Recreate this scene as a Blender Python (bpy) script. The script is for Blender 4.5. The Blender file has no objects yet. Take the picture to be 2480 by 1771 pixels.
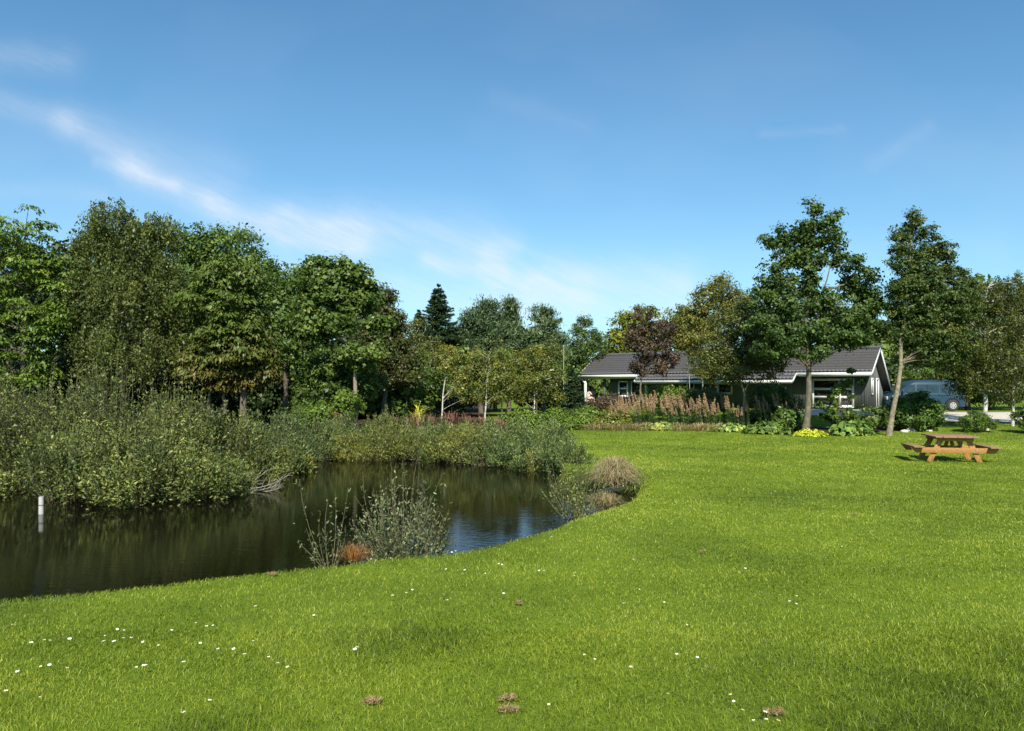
import bpy, bmesh, math, random
import numpy as np
from mathutils import Vector
random.seed(7); RNG = np.random.default_rng(11)
C = bpy.data.collections.new("place"); S = bpy.context.scene
S.collection.children.link(C)
R = math.radians
EYE = 1.6; F = 26/36*2480; HY = 938.0
# ------------------------------------------------------------------ camera
cd = bpy.data.cameras.new("camera"); cam = bpy.data.objects.new("camera", cd); C.objects.link(cam)
cam.location = (0, 0, EYE); cam.rotation_euler = (R(90), 0, 0)
cd.lens = 26; cd.sensor_width = 36; cd.shift_y = (HY-885.5)/2480; cd.clip_end = 4000; cd.clip_start = .05
S.camera = cam
# ------------------------------------------------------------------ sun and sky
SUN_EL, SUN_AZ = 43, 3          # sun stands behind the camera
dirv = Vector((math.sin(R(SUN_AZ))*math.cos(R(SUN_EL)), -math.cos(R(SUN_AZ))*math.cos(R(SUN_EL)), math.sin(R(SUN_EL))))
sd_ = bpy.data.lights.new("sun", 'SUN'); sun = bpy.data.objects.new("sun", sd_); C.objects.link(sun)
sd_.energy = 5.0; sd_.angle = R(.5); sd_.color = (1, .94, .81)
sun.rotation_euler = (-dirv).to_track_quat('-Z', 'Y').to_euler()
sun.location = (30, -50, 60)
S.view_settings.view_transform = 'Standard'; S.view_settings.look = 'None'
S.view_settings.exposure = 0.68; S.view_settings.gamma = 1
W = bpy.data.worlds.new("World"); S.world = W; W.use_nodes = True
nt = W.node_tree; nt.nodes.clear()
class NB:
    def __init__(s, nt): s.nt = nt
    def n(s, t, **k):
        x = s.nt.nodes.new(t)
        for a, b in k.items(): setattr(x, a, b)
        return x
    def l(s, a, b): s.nt.links.new(a, b)
    def m(s, op, a, b=None, c=None, clamp=False):
        x = s.n('ShaderNodeMath', operation=op, use_clamp=clamp)
        for i, v in enumerate((a, b, c)):
            if v is None: continue
            if isinstance(v, (int, float)): x.inputs[i].default_value = v
            else: s.l(v, x.inputs[i])
        return x.outputs[0]
w = NB(nt)
sky = w.n('ShaderNodeTexSky', sky_type='NISHITA', sun_disc=False, sun_elevation=R(SUN_EL), sun_rotation=R(180-SUN_AZ),
          air_density=1.0, dust_density=.6, ozone_density=1.0, altitude=0)
tc = w.n('ShaderNodeTexCoord'); sep = w.n('ShaderNodeSeparateXYZ'); w.l(tc.outputs['Generated'], sep.inputs[0])
yy = w.m('MAXIMUM', sep.outputs[1], .02)
u0 = w.m('DIVIDE', sep.outputs[0], yy); v0 = w.m('DIVIDE', sep.outputs[2], yy)
cb = w.n('ShaderNodeCombineXYZ'); w.l(u0, cb.inputs[0]); w.l(v0, cb.inputs[1])
def noise(vec, scale, detail=5, rough=.6, sx=1, sy=1, rot=0):
    mp = w.n('ShaderNodeMapping', vector_type='TEXTURE'); mp.inputs['Scale'].default_value = (1/sx, 1/sy, 1); mp.inputs['Rotation'].default_value = (0, 0, rot)
    w.l(vec, mp.inputs[0])
    nz = w.n('ShaderNodeTexNoise'); nz.inputs['Scale'].default_value = scale; nz.inputs['Detail'].default_value = detail
    nz.inputs['Roughness'].default_value = rough; w.l(mp.outputs[0], nz.inputs[0]); return nz
dn = noise(cb.outputs[0], 4, 6, .65)
dsep = w.n('ShaderNodeSeparateColor'); w.l(dn.outputs['Color'], dsep.inputs[0])
u = w.m('ADD', u0, w.m('MULTIPLY', w.m('SUBTRACT', dsep.outputs[0], .5), .07))
v = w.m('ADD', v0, w.m('MULTIPLY', w.m('SUBTRACT', dsep.outputs[1], .5), .05))
def seg(x1, y1, x2, y2, wd, amp):     # soft cirrus streak between two directions of the sky
    a = ((x1-1240)/F, (HY-y1)/F); b = ((x2-1240)/F, (HY-y2)/F)
    d = (b[0]-a[0], b[1]-a[1]); L2 = d[0]**2+d[1]**2
    pu = w.m('SUBTRACT', u, a[0]); pv = w.m('SUBTRACT', v, a[1])
    t = w.m('MULTIPLY', w.m('ADD', w.m('MULTIPLY', pu, d[0]), w.m('MULTIPLY', pv, d[1])), 1/L2, clamp=True)
    ex = w.m('SUBTRACT', pu, w.m('MULTIPLY', t, d[0])); ey = w.m('SUBTRACT', pv, w.m('MULTIPLY', t, d[1]))
    d2 = w.m('ADD', w.m('MULTIPLY', ex, ex), w.m('MULTIPLY', ey, ey))
    g = w.m('POWER', 2.718, w.m('MULTIPLY', d2, -1/(wd/F)**2))
    return w.m('MULTIPLY', g, amp)
segs = [(-60,235,160,300,34,.30),(160,300,330,415,34,.36),(230,405,420,452,17,.34),(330,415,520,490,42,.50),(520,490,700,545,44,.55),
        (700,545,860,590,50,.75),(860,560,1180,600,64,.55),(1180,610,1250,600,34,.40),(1030,630,1200,668,20,.65),(1200,668,1400,700,42,.62),
        (1330,670,1640,680,54,.60),(920,700,1250,745,46,.55),(1250,745,1700,760,50,.46),(-40,140,170,150,46,.28),(560,525,800,600,30,.30),
        (1840,330,2040,306,12,.12),(2110,390,2270,312,20,.14),(640,635,760,655,20,.35),(200,300,560,420,44,.2),(-50,460,250,480,24,.14),
        (1700,640,2400,600,60,.10),(1200,230,1420,300,30,.06)]
tot = None
for s_ in segs:
    g = seg(*s_); tot = g if tot is None else w.m('ADD', tot, g)
nz = noise(cb.outputs[0], 4, 10, .74, 1, 6.5, R(-24))
nz2 = noise(cb.outputs[0], 1.6, 4, .5, 1, 1.6)
mod = w.m('MULTIPLY_ADD', nz.outputs[0], 2.1, -.42, clamp=True)
cl = w.m('MULTIPLY', w.m('MINIMUM', tot, 1), mod)
veil = w.m('MULTIPLY', w.m('SUBTRACT', nz2.outputs[0], .48, clamp=True), .5)
hz_ = w.m('MULTIPLY', w.m('POWER', 2.718, w.m('MULTIPLY', v0, -6.0)), .5)
cl = w.m('ADD', w.m('ADD', cl, veil), hz_, clamp=True)
front = w.m('MULTIPLY', sep.outputs[1], 8, clamp=True)
cl = w.m('MULTIPLY', w.m('MULTIPLY', cl, front), .70)
gm = w.n('ShaderNodeMix', data_type='RGBA', blend_type='MULTIPLY'); gm.inputs[0].default_value = 1
w.l(sky.outputs[0], gm.inputs[6]); gm.inputs[7].default_value = (.56, .98, 1.13, 1)
mx = w.n('ShaderNodeMix', data_type='RGBA'); w.l(cl, mx.inputs[0]); w.l(gm.outputs[2], mx.inputs[6])
mx.inputs[7].default_value = (6.3, 6.7, 7.3, 1)
bg = w.n('ShaderNodeBackground'); w.l(mx.outputs[2], bg.inputs[0]); bg.inputs[1].default_value = .088
wo = w.n('ShaderNodeOutputWorld'); w.l(bg.outputs[0], wo.inputs[0])

# ------------------------------------------------------------------ helpers
def X(px, D): return (px-1240)/F*D
def Z(py, D): return EYE-(py-HY)/F*D
class VN:                                   # value noise
    def __init__(s, seed): s.g = np.random.default_rng(seed).random((64, 64))
    def __call__(s, x, y, sc):
        x = np.asarray(x, float)/sc; y = np.asarray(y, float)/sc
        xi = np.floor(x).astype(int); yi = np.floor(y).astype(int); fx = x-xi; fy = y-yi
        fx = fx*fx*(3-2*fx); fy = fy*fy*(3-2*fy); g = s.g
        a = g[xi % 64, yi % 64]; b = g[(xi+1) % 64, yi % 64]; c = g[xi % 64, (yi+1) % 64]; d = g[(xi+1) % 64, (yi+1) % 64]
        return (a*(1-fx)+b*fx)*(1-fy)+(c*(1-fx)+d*fx)*fy
vn = VN(3); vn2 = VN(5)
HO = (20.2, 41.5); HC, HS = math.cos(R(35)), math.sin(R(35)); HZ = .35; WATER = -.75
def lawn_z(x, y):
    x = np.asarray(x, float); y = np.asarray(y, float)
    z = np.interp(y, [-60, 0, 3, 8, 14, 22, 34, 41, 46, 90], [0, 0, 0, -.25, -.48, -.6, -.55, -.28, -.17, -.1])
    dx = x-HO[0]; dy = y-HO[1]; lx = dx*HC-dy*HS; ly = dx*HS+dy*HC
    ox = np.maximum(np.maximum(lx-0, -19.5-lx), 0); oy = np.maximum(np.maximum(ly-7, -.3-ly), 0)
    z = z+(.30-z)*np.exp(-(ox**2+oy**2)/(2*1.5**2))
    return z+(vn(x, y, 3.1)-.5)*.07*np.clip(y/10, .3, 1)
def hit(px, py):
    D = 10.
    for _ in range(30): D = .5*D+.5*(EYE-float(lawn_z(X(px, D), D)))*F/(py-HY)
    return (X(px, D), D)
lip = [(-700,1500),(-300,1475),(0,1445),(200,1428),(382,1409),(573,1386),(720,1372),(798,1364),(937,1345),(1076,1336),(1175,1316),(1325,1277),
       (1373,1255),(1432,1238),(1511,1214),(1547,1190)]
pond = [hit(*p) for p in lip]
def wat(px, py): D = (EYE-WATER)*F/(py-HY); return (X(px, D), D)
pond += [(X(1560, 17.6), 17.6), (X(1530, 19.2), 19.2)]
pond += [wat(*p) for p in [(1400,1143),(1250,1130),(1120,1122),(900,1107),(760,1102),(690,1122),(560,1150),(400,1166),(250,1172),(130,1160),(30,1160),(-200,1160),(-700,1160)]]
POND = np.array(pond)
def pond_sd(x, y):
    x = np.asarray(x, float).ravel(); y = np.asarray(y, float).ravel()
    d2 = np.full(x.shape, 1e9); ins = np.zeros(x.shape, bool); n = len(POND)
    for i in range(n):
        a = POND[i]; b = POND[(i+1) % n]; e = b-a
        t = np.clip(((x-a[0])*e[0]+(y-a[1])*e[1])/(e@e), 0, 1)
        d2 = np.minimum(d2, (x-a[0]-t*e[0])**2+(y-a[1]-t*e[1])**2)
        c = ((a[1] > y) != (b[1] > y)) & (x < (b[0]-a[0])*(y-a[1])/(b[1]-a[1]+1e-12)+a[0]); ins ^= c
    return np.where(ins, -1, 1)*np.sqrt(d2)
def gz(x, y):
    sh = np.asarray(x, float).shape
    z = lawn_z(x, y).ravel(); s = pond_sd(x, y)
    t = np.clip(-(s-.25)/1.1, 0, 1); t = t*t*(3-2*t)
    return (z-(z+1.5)*t).reshape(sh)
def g1(x, y): return float(gz(np.array([x]), np.array([y]))[0])

def mesh_np(name, V, Q, attr=None, mats=(), midx=None, smooth=False):
    me = bpy.data.meshes.new(name); V = np.asarray(V, np.float32); Q = np.asarray(Q, np.int32)
    me.vertices.add(len(V)); me.vertices.foreach_set('co', V.ravel())
    n = len(Q); k = Q.shape[1]
    me.loops.add(n*k); me.loops.foreach_set('vertex_index', Q.ravel())
    me.polygons.add(n); me.polygons.foreach_set('loop_start', np.arange(0, n*k, k, dtype=np.int32))
    me.update(calc_edges=True)
    for m in mats: me.materials.append(m)
    if midx is not None: me.polygons.foreach_set('material_index', np.asarray(midx, np.int32))
    if attr is not None:
        a = me.attributes.new('v', 'FLOAT', 'FACE'); a.data.foreach_set('value', np.asarray(attr, np.float32))
    if smooth: me.polygons.foreach_set('use_smooth', np.ones(n, bool))
    return me
class B:                                     # quad soup in numpy
    def __init__(s): s.V = []; s.Q = []; s.A = []; s.M = []; s.n = 0
    def add(s, V, Q, a=.5, m=0):
        V = np.asarray(V, float).reshape(-1, 3); Q = np.asarray(Q, int).reshape(-1, 4)
        s.V.append(V); s.Q.append(Q+s.n); s.n += len(V)
        s.A.append(np.broadcast_to(np.asarray(a, float), (len(Q),)).copy()); s.M.append(np.full(len(Q), m)); return s
    def tube(s, P, r, k=6, a=.5, m=0, cap=True):
        P = np.asarray(P, float); r = np.broadcast_to(np.asarray(r, float), (len(P),))
        T = np.gradient(P, axis=0); T /= np.linalg.norm(T, axis=1)[:, None]+1e-9
        ref = np.array([0, 1., 0]) if abs(T[0, 1]) < .8 else np.array([1., 0, 0])
        U = np.cross(T, ref); U /= np.linalg.norm(U, axis=1)[:, None]+1e-9; Wv = np.cross(T, U)
        an = np.arange(k)/k*2*np.pi
        V = P[:, None]+r[:, None, None]*(np.cos(an)[None, :, None]*U[:, None]+np.sin(an)[None, :, None]*Wv[:, None])
        i = np.arange(len(P)-1)[:, None]*k; j = np.arange(k)[None]; j2 = (j+1) % k
        Q = np.stack([i+j, i+j2, i+k+j2, i+k+j], -1).reshape(-1, 4)
        s.add(V.reshape(-1, 3), Q, a, m)
        if cap and k == 4: s.add(V[-1], [[0, 1, 2, 3]], a, m); s.add(V[0], [[3, 2, 1, 0]], a, m)
        if cap and k >= 6:
            for e in (V[0], V[-1]):
                s.add(e, [[0, q, q+1, min(q+2, k-1)] for q in range(1, k-2, 2)] if k % 2 == 0 else [[0, q, q+1, q+1] for q in range(1, k-1)], a, m)
        return s
    def leaves(s, P, N, size, asp=.5, v=.5, T=None, m=0, rng=RNG):
        n = len(P); N = N/(np.linalg.norm(N, axis=1)[:, None]+1e-9)
        if T is None: T = rng.normal(size=(n, 3))
        T = T-N*(T*N).sum(1)[:, None]; T /= np.linalg.norm(T, axis=1)[:, None]+1e-9
        Bv = np.cross(N, T); size = np.broadcast_to(size, (n,))[:, None]
        fold = N*size*.10
        V = np.stack([P-T*size*.5, P+Bv*size*asp*.5+fold, P+T*size*.5, P-Bv*size*asp*.5+fold], 1).reshape(-1, 3)
        s.add(V, np.arange(n*4).reshape(-1, 4), v, m); return s
    def box(s, c, d, rot=None, a=.5, m=0):
        c = np.array(c, float); h = np.array(d, float)/2
        V = np.array([[x, y, z] for x in (-1, 1) for y in (-1, 1) for z in (-1, 1)], float)*h
        if rot is not None: V = V@np.array(rot.to_matrix() if hasattr(rot, 'to_matrix') else rot).T
        s.add(V+c, [[0, 1, 3, 2], [4, 6, 7, 5], [0, 4, 5, 1], [2, 3, 7, 6], [0, 2, 6, 4], [1, 5, 7, 3]], a, m); return s
    def bar(s, p, q, wd, th, up=(0, 0, 1), a=.5, m=0):   # rectangular bar from p to q; th is along up
        p = np.array(p, float); q = np.array(q, float); t = q-p; L = np.linalg.norm(t); t /= L
        up = np.array(up, float); sdv = np.cross(t, up); sdv /= np.linalg.norm(sdv); up = np.cross(sdv, t)
        M = np.stack([t, sdv, up], 1); s.box((p+q)/2, (L, wd, th), M, a, m); return s
    def obj(s, name, mats, parent=None, off=(0, 0, 0), bevel=0, smooth=False):
        V = np.concatenate(s.V)-np.array(off); Q = np.concatenate(s.Q)
        if not isinstance(mats, (list, tuple)): mats = [mats]
        me = mesh_np(name, V, Q, np.concatenate(s.A), mats, np.concatenate(s.M) if len(mats) > 1 else None, smooth)
        o = bpy.data.objects.new(name, me); C.objects.link(o)
        if parent: o.parent = parent
        if bevel:
            md = o.modifiers.new('b', 'BEVEL'); md.width = bevel; md.segments = 2; md.limit_method = 'ANGLE'
        return o
def tag(o, label, cat, group=None, kind=None):
    if label: o['label'] = label
    if cat: o['category'] = cat
    if group: o['group'] = group
    if kind: o['kind'] = kind
    return o
def thing(name, label, cat, loc, rz=0, group=None):
    o = bpy.data.objects.new(name, None); C.objects.link(o); o.empty_display_size = .2
    o.location = loc; o.rotation_euler = (0, 0, rz); return tag(o, label, cat, group)
def struct(o): o['kind'] = 'structure'; return o

# ------------------------------------------------------------------ materials
def newmat(name):
    m = bpy.data.materials.new(name); m.use_nodes = True; m.node_tree.nodes.clear(); return m, NB(m.node_tree)
def ramp(b, fac, cols):
    r = b.n('ShaderNodeValToRGB'); e = r.color_ramp.elements
    for i, c in enumerate(cols):
        p = i/(len(cols)-1)
        if i < 2: el = e[i]; el.position = p
        else: el = e.new(p)
        el.color = (*c, 1)
    e[len(cols)-1].position = 1
    if len(cols) > 2:
        for i, c in enumerate(cols): pass
    b.l(fac, r.inputs[0]); return r.outputs[0]
def ramp2(b, fac, cols):
    r = b.n('ShaderNodeValToRGB'); e = r.color_ramp.elements
    n = len(cols); e[0].position = 0; e[0].color = (*cols[0], 1); e[1].position = 1; e[1].color = (*cols[-1], 1)
    for i in range(1, n-1):
        el = e.new(i/(n-1)); el.color = (*cols[i], 1)
    b.l(fac, r.inputs[0]); return r.outputs[0]
def leafmat(name, cols, trans=.25, rough=.5, spec=.35):
    m, b = newmat(name)
    at = b.n('ShaderNodeAttribute', attribute_name='v'); 
    if name.startswith('leaf') and name != 'leaf_dark': cols = [(c[0]*1.2, c[1]*1.25, c[2]*1.1) for c in cols]
    col = ramp2(b, at.outputs['Fac'], cols)
    p = b.n('ShaderNodeBsdfPrincipled'); b.l(col, p.inputs['Base Color']); p.inputs['Roughness'].default_value = rough
    p.inputs['Specular IOR Level'].default_value = spec
    t = b.n('ShaderNodeBsdfTranslucent')
    mc = b.n('ShaderNodeMix', data_type='RGBA', blend_type='MULTIPLY'); mc.inputs[0].default_value = 1; b.l(col, mc.inputs[6]); mc.inputs[7].default_value = (1.3, 1.25, .5, 1)
    b.l(mc.outputs[2], t.inputs[0])
    mx = b.n('ShaderNodeMixShader'); mx.inputs[0].default_value = trans; b.l(p.outputs[0], mx.inputs[1]); b.l(t.outputs[0], mx.inputs[2])
    o = b.n('ShaderNodeOutputMaterial'); b.l(mx.outputs[0], o.inputs[0]); return m
def solid(name, cols, rough=.6, scale=6, stretch=(1, 1, 1), bump=.0, metal=0, spec=.5, detail=5, coat=0):
    m, b = newmat(name)
    tc = b.n('ShaderNodeTexCoord'); mp = b.n('ShaderNodeMapping'); mp.inputs['Scale'].default_value = stretch; b.l(tc.outputs['Object'], mp.inputs[0])
    n = b.n('ShaderNodeTexNoise'); n.inputs['Scale'].default_value = scale; n.inputs['Detail'].default_value = detail; n.inputs['Roughness'].default_value = .65
    b.l(mp.outputs[0], n.inputs[0])
    f = b.m('MULTIPLY_ADD', n.outputs[0], 2.2, -.6, clamp=True)
    p = b.n('ShaderNodeBsdfPrincipled'); b.l(ramp2(b, f, cols), p.inputs['Base Color'])
    p.inputs['Roughness'].default_value = rough; p.inputs['Metallic'].default_value = metal; p.inputs['Specular IOR Level'].default_value = spec
    p.inputs['Coat Weight'].default_value = coat
    if bump:
        bp = b.n('ShaderNodeBump'); bp.inputs['Strength'].default_value = bump; bp.inputs['Distance'].default_value = .03; b.l(n.outputs[0], bp.inputs['Height']); b.l(bp.outputs[0], p.inputs['Normal'])
    o = b.n('ShaderNodeOutputMaterial'); b.l(p.outputs[0], o.inputs[0]); return m
GRASS = [(.065,.098,.012),(.158,.218,.018),(.255,.315,.025),(.41,.43,.07)]
M = dict(
 grass=leafmat('grass', GRASS, .36, .45, .3),
 bark=solid('bark', [(.05,.042,.03),(.15,.125,.09)], .9, 8, (1,1,.3), .6),
 bark_pale=solid('bark_pale', [(.07,.06,.035),(.17,.14,.09),(.24,.2,.135),(.32,.28,.2)], .9, 7, (1,1,1.2), .8),
 bark_mid=solid('bark_mid', [(.05,.045,.03),(.12,.1,.07),(.2,.17,.12)], .9, 8, (1,1,.6), .8),
 birch=solid('birch_bark', [(.06,.05,.045),(.38,.36,.32),(.5,.48,.44),(.52,.5,.46)], .7, 5, (1.5,1.5,3), .2),
 twig=solid('twig', [(.12,.1,.055),(.22,.19,.1)], .8, 12),
 deadwood=solid('dead_wood', [(.22,.19,.16),(.4,.36,.3)], .85, 12),
 ash=leafmat('leaf_ash', [(.035,.065,.010),(.065,.11,.015),(.11,.16,.022),(.16,.19,.03)]),
 olive=leafmat('leaf_olive', [(.03,.042,.012),(.058,.075,.020),(.095,.115,.03),(.15,.165,.045)]),
 maple=leafmat('leaf_maple', [(.035,.065,.015),(.06,.10,.02),(.10,.15,.03),(.16,.19,.05)]),
 chestnut=leafmat('leaf_chestnut', [(.13,.07,.02),(.09,.085,.018),(.052,.08,.014),(.10,.135,.02)], .15),
 sycamore=leafmat('leaf_sycamore', [(.026,.048,.010),(.052,.085,.015),(.095,.135,.026),(.16,.19,.05)]),
 beech=leafmat('leaf_beech', [(.055,.03,.022),(.06,.06,.02),(.06,.085,.02),(.11,.11,.03)]),
 copper=leafmat('leaf_copper', [(.026,.016,.016),(.048,.03,.024),(.075,.055,.03),(.15,.075,.04)], .15),
 oak=leafmat('leaf_oak', [(.018,.036,.009),(.032,.058,.013),(.058,.092,.022),(.11,.15,.04)], .15, .5, .25),
 oakb=leafmat('leaf_brownoak', [(.022,.042,.011),(.038,.062,.015),(.066,.09,.022),(.14,.13,.035)], .15, .5, .25),
 birchl=leafmat('leaf_birch', [(.035,.045,.010),(.065,.075,.015),(.11,.115,.022),(.21,.19,.035)], .2, .45, .4),
 yellow=leafmat('leaf_yellow', [(.08,.10,.015),(.15,.16,.02),(.23,.22,.03),(.32,.27,.04)]),
 needle=leafmat('needle_dark', [(.015,.035,.012),(.025,.052,.018),(.04,.075,.028),(.055,.095,.04)], .05),
 pine=leafmat('needle_pine', [(.022,.045,.015),(.045,.078,.026),(.085,.13,.05),(.15,.20,.085)], .05),
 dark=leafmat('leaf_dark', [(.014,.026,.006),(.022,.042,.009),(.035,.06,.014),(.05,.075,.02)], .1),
 willow=leafmat('leaf_willow', [(.026,.042,.008),(.06,.08,.017),(.11,.132,.031),(.22,.235,.068)], .14),
 willowy=leafmat('leaf_willow_yellow', [(.055,.07,.016),(.10,.115,.025),(.16,.165,.036),(.26,.245,.06)], .2),
 willowg=leafmat('leaf_willow_grey', [(.035,.058,.016),(.07,.10,.028),(.115,.15,.045),(.21,.24,.09)], .15),
 pondw=leafmat('leaf_pond_willow', [(.035,.045,.018),(.07,.085,.035),(.12,.14,.062),(.24,.26,.15)], .15),
 shrub=leafmat('leaf_shrub', [(.025,.05,.01),(.045,.085,.015),(.08,.125,.022),(.15,.19,.04)], .15, .45, .3),
 lime=leafmat('leaf_lime', [(.16,.2,.015),(.3,.34,.02),(.45,.45,.03),(.52,.5,.06)], .2),
 hosta=leafmat('leaf_hosta', [(.05,.1,.02),(.1,.17,.04),(.2,.26,.06),(.36,.36,.08)], .15),
 straw=leafmat('straw', [(.2,.15,.07),(.32,.25,.12),(.45,.36,.2),(.55,.46,.28)], .15, .7),
 thatch=leafmat('thatch', [(.15,.10,.045),(.27,.18,.08),(.38,.26,.13),(.46,.36,.2)], .1, .8),
 rust=leafmat('rust', [(.13,.05,.012),(.26,.10,.02),(.38,.17,.04),(.42,.28,.1)], .2, .7),
 fire=leafmat('fireweed', [(.03,.07,.012),(.06,.12,.02),(.33,.20,.11),(.46,.33,.20)], .15, .7),
 plume=leafmat('plume', [(.10,.05,.035),(.2,.1,.07),(.26,.14,.10),(.34,.2,.14)], .15, .8),
 dock=leafmat('dock', [(.06,.015,.01),(.12,.03,.018),(.16,.045,.02),(.2,.06,.03)], .1, .8),
 roof=solid('roof_tile', [(.062,.062,.066),(.11,.107,.112)], .55, 9, bump=.1),
 wall=solid('painted_cladding', [(.07,.082,.082),(.10,.112,.112)], .7, 4, (1,1,.3)),
 white=solid('white_paint', [(.56,.58,.58),(.7,.71,.7)], .5, 3),
 pale=solid('pale_green_paint', [(.42,.48,.44),(.5,.55,.5)], .6, 3),
 plinth=solid('concrete', [(.32,.31,.29),(.45,.44,.41)], .9, 8),
 glass=solid('window_glass', [(.012,.014,.016),(.02,.022,.024)], .06, 2, spec=.6),
 wood=solid('stained_wood', [(.12,.055,.018),(.33,.16,.04),(.46,.25,.08)], .6, 9, (6,6,1.2), .3),
 woodx=solid('stained_wood_beam', [(.13,.06,.018),(.35,.17,.04),(.48,.26,.085)], .6, 9, (1.2,6,8), .3),
 woodg=solid('weathered_wood', [(.10,.06,.03),(.25,.145,.07),(.36,.24,.14)], .8, 9, (9,.8,9), .5),
 van=solid('van_paint', [(.014,.04,.068),(.018,.046,.076)], .38, 1, metal=0, coat=.1, spec=.3),
 vang=solid('van_glass', [(.012,.025,.03),(.03,.05,.055)], .08, 2.5, spec=.5),
 black=solid('black_rubber', [(.015,.015,.015),(.03,.03,.03)], .8, 10),
 rim=solid('rim', [(.4,.4,.38),(.6,.6,.57)], .4, 10, metal=.6),
 red=solid('red_lens', [(.5,.02,.015),(.65,.04,.03)], .25, 6),
 skin=solid('skin', [(.55,.3,.22),(.65,.38,.29)], .6, 6),
 cloth=solid('white_cloth', [(.62,.6,.62),(.75,.74,.75)], .9, 6),
 pink=solid('pale_pink_cloth', [(.6,.45,.42),(.7,.55,.5)], .9, 6),
 navy=solid('dark_cloth', [(.03,.035,.05),(.05,.055,.08)], .9, 6),
 hair=solid('grey_hair', [(.25,.2,.16),(.4,.35,.3)], .9, 20),
 stone=solid('pale_stone', [(.42,.38,.32),(.62,.58,.5)], .9, 4, bump=.6),
 petal=solid('petal', [(.8,.8,.8),(.88,.88,.87)], .7, 4),
 yolk=solid('flower_eye', [(.6,.42,.02),(.7,.5,.04)], .7, 4),
 steel=solid('grey_metal', [(.2,.2,.19),(.3,.3,.29)], .5, 4),
)
def ground_mat():
    m, b = newmat('turf'); tc = b.n('ShaderNodeTexCoord')
    def nz(s, d=6, r=.6):
        n = b.n('ShaderNodeTexNoise'); n.inputs['Scale'].default_value = s; n.inputs['Detail'].default_value = d; n.inputs['Roughness'].default_value = r
        b.l(tc.outputs['Object'], n.inputs[0]); return n.outputs[0]
    f = b.m('ADD', b.m('MULTIPLY', nz(.35, 4), .8), b.m('ADD', b.m('MULTIPLY', nz(3, 5), .6), b.m('MULTIPLY', nz(60, 4, .8), 1.1)))
    f = b.m('MULTIPLY_ADD', f, .95, -.72, clamp=True)
    col = ramp2(b, f, [(.035,.06,.008),(.09,.14,.012),(.15,.21,.016),(.21,.26,.026)])
    at = b.n('ShaderNodeAttribute', attribute_name='soil')
    soil = ramp2(b, nz(5, 6), [(.015,.012,.007),(.04,.03,.018),(.065,.05,.028)])
    mx = b.n('ShaderNodeMix', data_type='RGBA'); b.l(at.outputs['Fac'], mx.inputs[0]); b.l(col, mx.inputs[6]); b.l(soil, mx.inputs[7])
    p = b.n('ShaderNodeBsdfPrincipled'); b.l(mx.outputs[2], p.inputs['Base Color']); p.inputs['Roughness'].default_value = .95; p.inputs['Specular IOR Level'].default_value = .1
    bp = b.n('ShaderNodeBump'); bp.inputs['Strength'].default_value = .5; bp.inputs['Distance'].default_value = .04; b.l(nz(45, 4, .8), bp.inputs['Height']); b.l(bp.outputs[0], p.inputs['Normal'])
    o = b.n('ShaderNodeOutputMaterial'); b.l(p.outputs[0], o.inputs[0]); return m
def gravel_mat():
    m, b = newmat('gravel'); tc = b.n('ShaderNodeTexCoord')
    v = b.n('ShaderNodeTexVoronoi'); v.inputs['Scale'].default_value = 14; b.l(tc.outputs['Object'], v.inputs[0])
    n = b.n('ShaderNodeTexNoise'); n.inputs['Scale'].default_value = 5; n.inputs['Detail'].default_value = 8; n.inputs['Roughness'].default_value = .8; b.l(tc.outputs['Object'], n.inputs[0])
    sp = b.n('ShaderNodeSeparateColor'); b.l(v.outputs['Color'], sp.inputs[0])
    f = b.m('MULTIPLY_ADD', sp.outputs[0], .5, b.m('MULTIPLY', n.outputs[0], .55), clamp=True)
    col = ramp2(b, f, [(.24,.21,.17),(.42,.38,.31),(.52,.48,.41),(.62,.58,.5)])
    p = b.n('ShaderNodeBsdfPrincipled'); b.l(col, p.inputs['Base Color']); p.inputs['Roughness'].default_value = .95
    bp = b.n('ShaderNodeBump'); bp.inputs['Strength'].default_value = .7; bp.inputs['Distance'].default_value = .03; b.l(v.outputs['Distance'], bp.inputs['Height']); b.l(bp.outputs[0], p.inputs['Normal'])
    o = b.n('ShaderNodeOutputMaterial'); b.l(p.outputs[0], o.inputs[0]); return m
def water_mat():
    m, b = newmat('pond_water'); tc = b.n('ShaderNodeTexCoord')
    mp = b.n('ShaderNodeMapping'); mp.inputs['Scale'].default_value = (1, 2.6, 1); mp.inputs['Rotation'].default_value = (0, 0, R(12)); b.l(tc.outputs['Object'], mp.inputs[0])
    n = b.n('ShaderNodeTexNoise'); n.inputs['Scale'].default_value = 5; n.inputs['Detail'].default_value = 3; b.l(mp.outputs[0], n.inputs[0])
    n2 = b.n('ShaderNodeTexNoise'); n2.inputs['Scale'].default_value = .35; n2.inputs['Detail'].default_value = 2; b.l(tc.outputs['Object'], n2.inputs[0])
    h = b.m('MULTIPLY', n.outputs[0], b.m('MULTIPLY_ADD', n2.outputs[0], 1.6, -.25, clamp=True))
    bp = b.n('ShaderNodeBump'); bp.inputs['Strength'].default_value = .2; bp.inputs['Distance'].default_value = .02; b.l(h, bp.inputs['Height'])
    p = b.n('ShaderNodeBsdfPrincipled'); p.inputs['Base Color'].default_value = (.004, .0035, .002, 1); p.inputs['Roughness'].default_value = .03; p.inputs['IOR'].default_value = 1.33; p.inputs['Specular IOR Level'].default_value = .32
    b.l(bp.outputs[0], p.inputs['Normal'])
    o = b.n('ShaderNodeOutputMaterial'); b.l(p.outputs[0], o.inputs[0]); return m

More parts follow.
